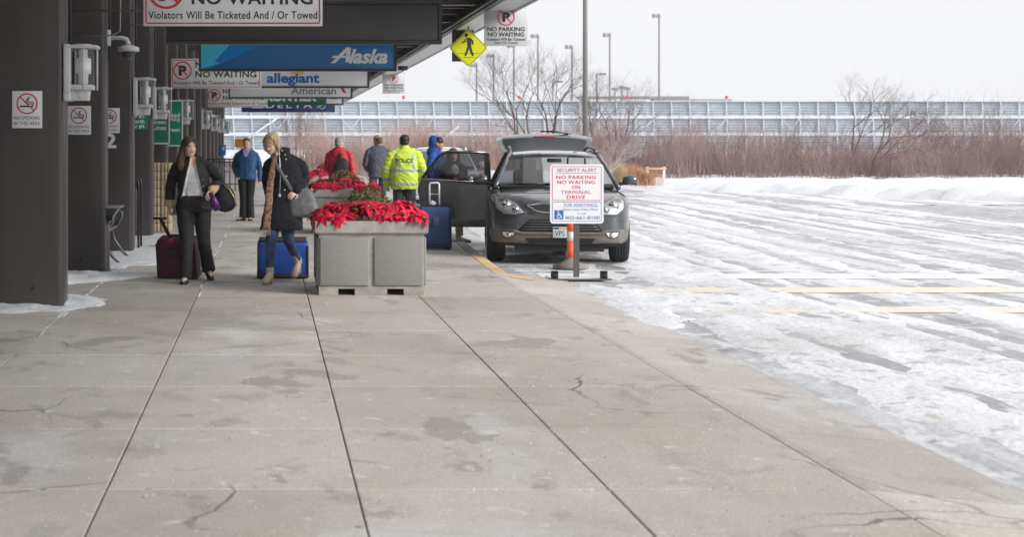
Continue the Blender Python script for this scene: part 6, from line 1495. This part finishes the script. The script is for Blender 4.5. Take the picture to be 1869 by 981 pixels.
        rl = MB(); pts = [(s*0.655, 2.22, roofz(0.655, 2.22)), (s*0.66, 2.27, roofz(0.655, 2.3)+0.065), (s*0.655, 2.45, roofz(0.655, 2.4)+0.085), (s*0.64, 3.6, roofz(0.64, 3.6)+0.085), (s*0.63, 4.2, roofz(0.63, 4.2)+0.07), (s*0.63, 4.3, roofz(0.63, 4.3))]
        rl.tube(pts, [(0.03, 0.03), (0.034, 0.028), (0.024, 0.024), (0.02, 0.024), (0.024, 0.024), (0.03, 0.03)], 10); rl.build('roof_rail', mat('rail_grey', (0.16, 0.165, 0.17), 0.35, metal=0.5), T)
        mi = MB(); mi.ell((s*1.115, 1.50, 1.185), (0.115, 0.065, 0.078), None, 14); mi.rbox((s*1.12, 1.515, 1.19), (0.215, 0.08, 0.125), 0.04, seg=3); me_ = remesh(mi, paint_m, 0.012, 3, 'mirror'); mo = link('mirror', me_, T)
        q = MB(); q.tube([(s*0.93, 1.55, 1.11), (s*1.03, 1.53, 1.14)], 0.028, 8); q.build('mirror_stalk', m_black, mo)
        q = MB(); q.rbox((s*1.12, 1.512, 1.125), (0.20, 0.07, 0.03), 0.012); q.build('mirror_base', m_black, mo)
        for ya in (0.92, 3.74):
            w = thing('wheel', None, None, (s*0.895, ya, 0.365)); w.parent = T
            q = MB(); q.loft([[(x, r*math.cos(2*PI*k/36), r*math.sin(2*PI*k/36)) for k in range(36)] for x, r in ((-0.125, 0.24), (-0.135, 0.30), (-0.125, 0.352), (-0.09, 0.365), (0.09, 0.365), (0.125, 0.352), (0.135, 0.30), (0.125, 0.24))], 0, True)
            for g_ in (-0.06, -0.02, 0.02, 0.06):
                q.loft([[(g_+dx, r*math.cos(2*PI*k/36), r*math.sin(2*PI*k/36)) for k in range(36)] for dx, r in ((-0.014, 0.364), (-0.012, 0.371), (0.012, 0.371), (0.014, 0.364))], 0, False)
            q.build('tyre', m_tyre, w)
            q = MB(); q.lathe([(0.0, 0.0), (0.06, 0.0), (0.07, -0.02), (0.20, -0.03), (0.235, 0.0), (0.238, -0.06)], 24)
            for k in range(5): a = 2*PI*k/5; q.rbox((0.14*math.cos(a), 0.14*math.sin(a), -0.008), (0.19, 0.05, 0.03), 0.01, Matrix.Rotation(a, 3, 'Z'))
            q.build('rim', m_rim, w, (s*0.137, 0, 0), (0, R(90)*s, 0))
    for s in (-1, 1): sidepanel(s)
    for s in (-1, 1):
        q = MB(); q.tube([(s*0.10-0.28, 1.04, 1.135), (s*0.10+0.42*0.9-0.1, 1.06, 1.15)] if s > 0 else [(-0.72, 1.07, 1.125), (-0.16, 1.02, 1.145)], [0.012, 0.009], 6); q.build('wiper', m_black, T)
    q = MB(); q.rbox((0, 1.30, 1.10), (1.7, 0.5, 0.07), 0.03); q.build('dashboard', m_inter, T)
    q = MB(); ringpts = [(0.36+0.18*math.cos(2*PI*k/20), 1.62+0.05*math.sin(2*PI*k/20), 1.14+0.17*math.sin(2*PI*k/20)) for k in range(21)]; q.tube(ringpts, 0.016, 6); q.build('steering_wheel', m_inter, T)
    for s in (-1, 1):
        q = MB(); q.rbox((s*0.38, 2.25, 1.15), (0.46, 0.14, 0.36), 0.06, Matrix.Rotation(R(-12), 3, 'X'), seg=3); q.rbox((s*0.38, 2.33, 1.41), (0.25, 0.09, 0.17), 0.04, seg=3); q.build('seat', m_seat, T)
    q = MB(); q.rbox((0, 1.72, 1.475), (0.22, 0.03, 0.07), 0.015); q.build('rear_view_mirror', m_black, T)
    if opened:
        # rear side door swung out towards the sidewalk: built in its own frame, hinge at the origin, door runs along -x
        D = thing('rear_door', None, None, (-0.955, 2.40, 0.0)); D.parent = T; D.rotation_euler = (0, 0, R(-1.5))
        D['label'] = 'dark rear door swung wide open'
        L0 = 1.12
        out = [(-0.02, 0.42), (-0.02, 1.10), (-L0+0.03, 1.17), (-L0-0.03, 1.02), (-L0+0.02, 0.72), (-L0+0.16, 0.42)]
        n = 8; q = MB(); rings = []
        q.prism([(x, z) for x, z in out][::-1], -0.045, 0.045); me_ = q.mesh('panel', paint_m)
        def su2(o): w = o.modifiers.new('b', 'BEVEL'); w.width = 0.025; w.segments = 3
        link('panel', eval_mesh(me_, su2, 'panel'), D)
        q = MB(); q.rbox((-L0/2+0.06, 0, 0.475), (L0-0.22, 0.115, 0.12), 0.02); q.build('sill_trim', clad, D)
        q = MB(); q.tube([(-L0+0.03, 0, 1.17), (-L0+0.14, 0, 1.32), (-L0+0.32, 0, 1.55), (-L0+0.44, 0, 1.60), (-0.3, 0, 1.60), (-0.03, 0, 1.57), (-0.015, 0, 1.08)], [(0.022, 0.03)]*7, 8, ref=(0, 0, 1)); q.build('window_frame', m_black, D)
        q = MB(); q.box(-0.10, -0.01, -0.02, 0.02, 1.08, 1.57); q.build('frame_post', m_black, D)
        q = MB(); q.tube([(-L0+0.02, -0.052, 1.18), (-0.02, -0.052, 1.115)], 0.012, 6); q.tube([(-L0+0.44, -0.03, 1.618), (-0.04, -0.03, 1.592)], 0.008, 6); q.build('chrome_strip', m_chrome, D)
        q = MB(); q.add([(-L0+0.05, 0, 1.17), (-0.06, 0, 1.10), (-0.06, 0, 1.57), (-L0+0.44, 0, 1.59), (-L0+0.32, 0, 1.54)], [(0, 1, 2, 3, 4)]); q.build('window', m_tint, D)
        q = MB(); q.tube([(-L0+0.24, -0.005, 1.16), (-L0+0.24, -0.005, 1.44)], 0.010, 6); q.build('quarter_bar', m_black, D)
        q = MB(); q.tube([(-L0+0.14, -0.05, 0.93), (-L0+0.16, -0.085, 0.93), (-L0+0.32, -0.085, 0.935), (-L0+0.34, -0.05, 0.935)], 0.016, 8); q.build('door_handle', m_chrome, D)
        # tailgate raised above the roof
        G = thing('tailgate', None, None, (0, 4.50, 1.54)); G.parent = T; G['label'] = 'tailgate raised above the roof'
        v = []; f = []; N = 14; prof = [(0.0, 0.03, 0.68), (0.22, 0.10, 0.72), (0.50, 0.225, 0.78), (0.62, 0.30, 0.82), (0.85, 0.37, 0.83), (1.0, 0.36, 0.79), (1.02, 0.28, 0.75)]
        for (y, z, w) in prof:
            for i in range(N+1): u = -1+2*i/N; v.append((w*u, y-0.04*u*u, z-0.075*abs(u)**3))
        for j in range(len(prof)-1):
            for i in range(N): a = j*(N+1)+i; f.append((a, a+1, a+N+2, a+N+1))
        n0 = len(v); v += [(p[0]*0.97, p[1]+0.02, p[2]-0.06) for p in v[:n0]]; f += [tuple(i+n0 for i in q_[::-1]) for q_ in f[:]]
        R_ = [i for i in range(N+1)] + [j*(N+1)+N for j in range(1, len(prof))] + [(len(prof)-1)*(N+1)+i for i in range(N-1, -1, -1)] + [j*(N+1) for j in range(len(prof)-2, 0, -1)]
        for a, c in zip(R_, R_[1:]+R_[:1]): f.append((a, c, c+n0, a+n0))
        MB().add(v, f, 0, True).build('gate_panel', paint_m, G)
        v = []; f = []
        for (y, z, w) in [(0.03, 0.046, 0.60), (0.22, 0.108, 0.64), (0.50, 0.233, 0.69), (0.60, 0.297, 0.72)]:
            for i in range(N+1): u = -1+2*i/N; x = w*u; uu = x/(w/0.60*0.68); v.append((x, y-0.04*uu*uu, z+0.004-0.075*abs(uu)**3))
        for j in range(3):
            for i in range(N): a = j*(N+1)+i; f.append((a, a+1, a+N+2, a+N+1))
        MB().add(v, f, 0, True).build('rear_window', m_privacy, G)
        q = MB(); q.rbox((0.0, 0.63, 0.312), (0.36, 0.05, 0.022), 0.008); q.build('brake_light', mat('red_brake_lens', (0.55, 0.03, 0.06), 0.3), G)
        q = MB(); q.tube([(-0.06, 0.80, 0.40), (0.15, 0.82, 0.41), (0.42, 0.86, 0.37)], 0.013, 6); q.tube([(-0.06, 0.80, 0.41), (0.46, 0.80, 0.365)], 0.010, 6); q.build('rear_wiper', m_black, G)
        for s in (-1, 1): q = MB(); q.tube([(s*0.60, 0.02, -0.02), (s*0.64, 0.45, 0.10)], 0.016, 6); q.build('gas_strut', m_black, G)
    else:
        q = MB(); q.loft([[V((-0.86, 4.70, 1.06)), V((0.86, 4.70, 1.06)), V((0.86, 4.62, 1.06)), V((-0.86, 4.62, 1.06))], [V((-0.64, 4.52, 1.56)), V((0.64, 4.52, 1.56)), V((0.64, 4.46, 1.56)), V((-0.64, 4.46, 1.56))]], 0, True, False); q.build('tailgate', m_privacy, T)
    return T
m_paint = mat('slate_metallic_paint', (0.042, 0.050, 0.064), 0.28, metal=0.45, var=0.1, scale=5, coat=1.0, col2=(0.074, 0.079, 0.087))
m_paintw = mat('white_paint', (0.74, 0.75, 0.76), 0.3, coat=0.5)
suv('dark grey suv at the kerb with rear door and tailgate open', 4.157, 23.4, R(-7), m_paint)
suv('white vehicle parked behind the police officer', 4.35, 41.5, R(-5), m_paintw, opened=False, detail=False, clad=m_paintw)
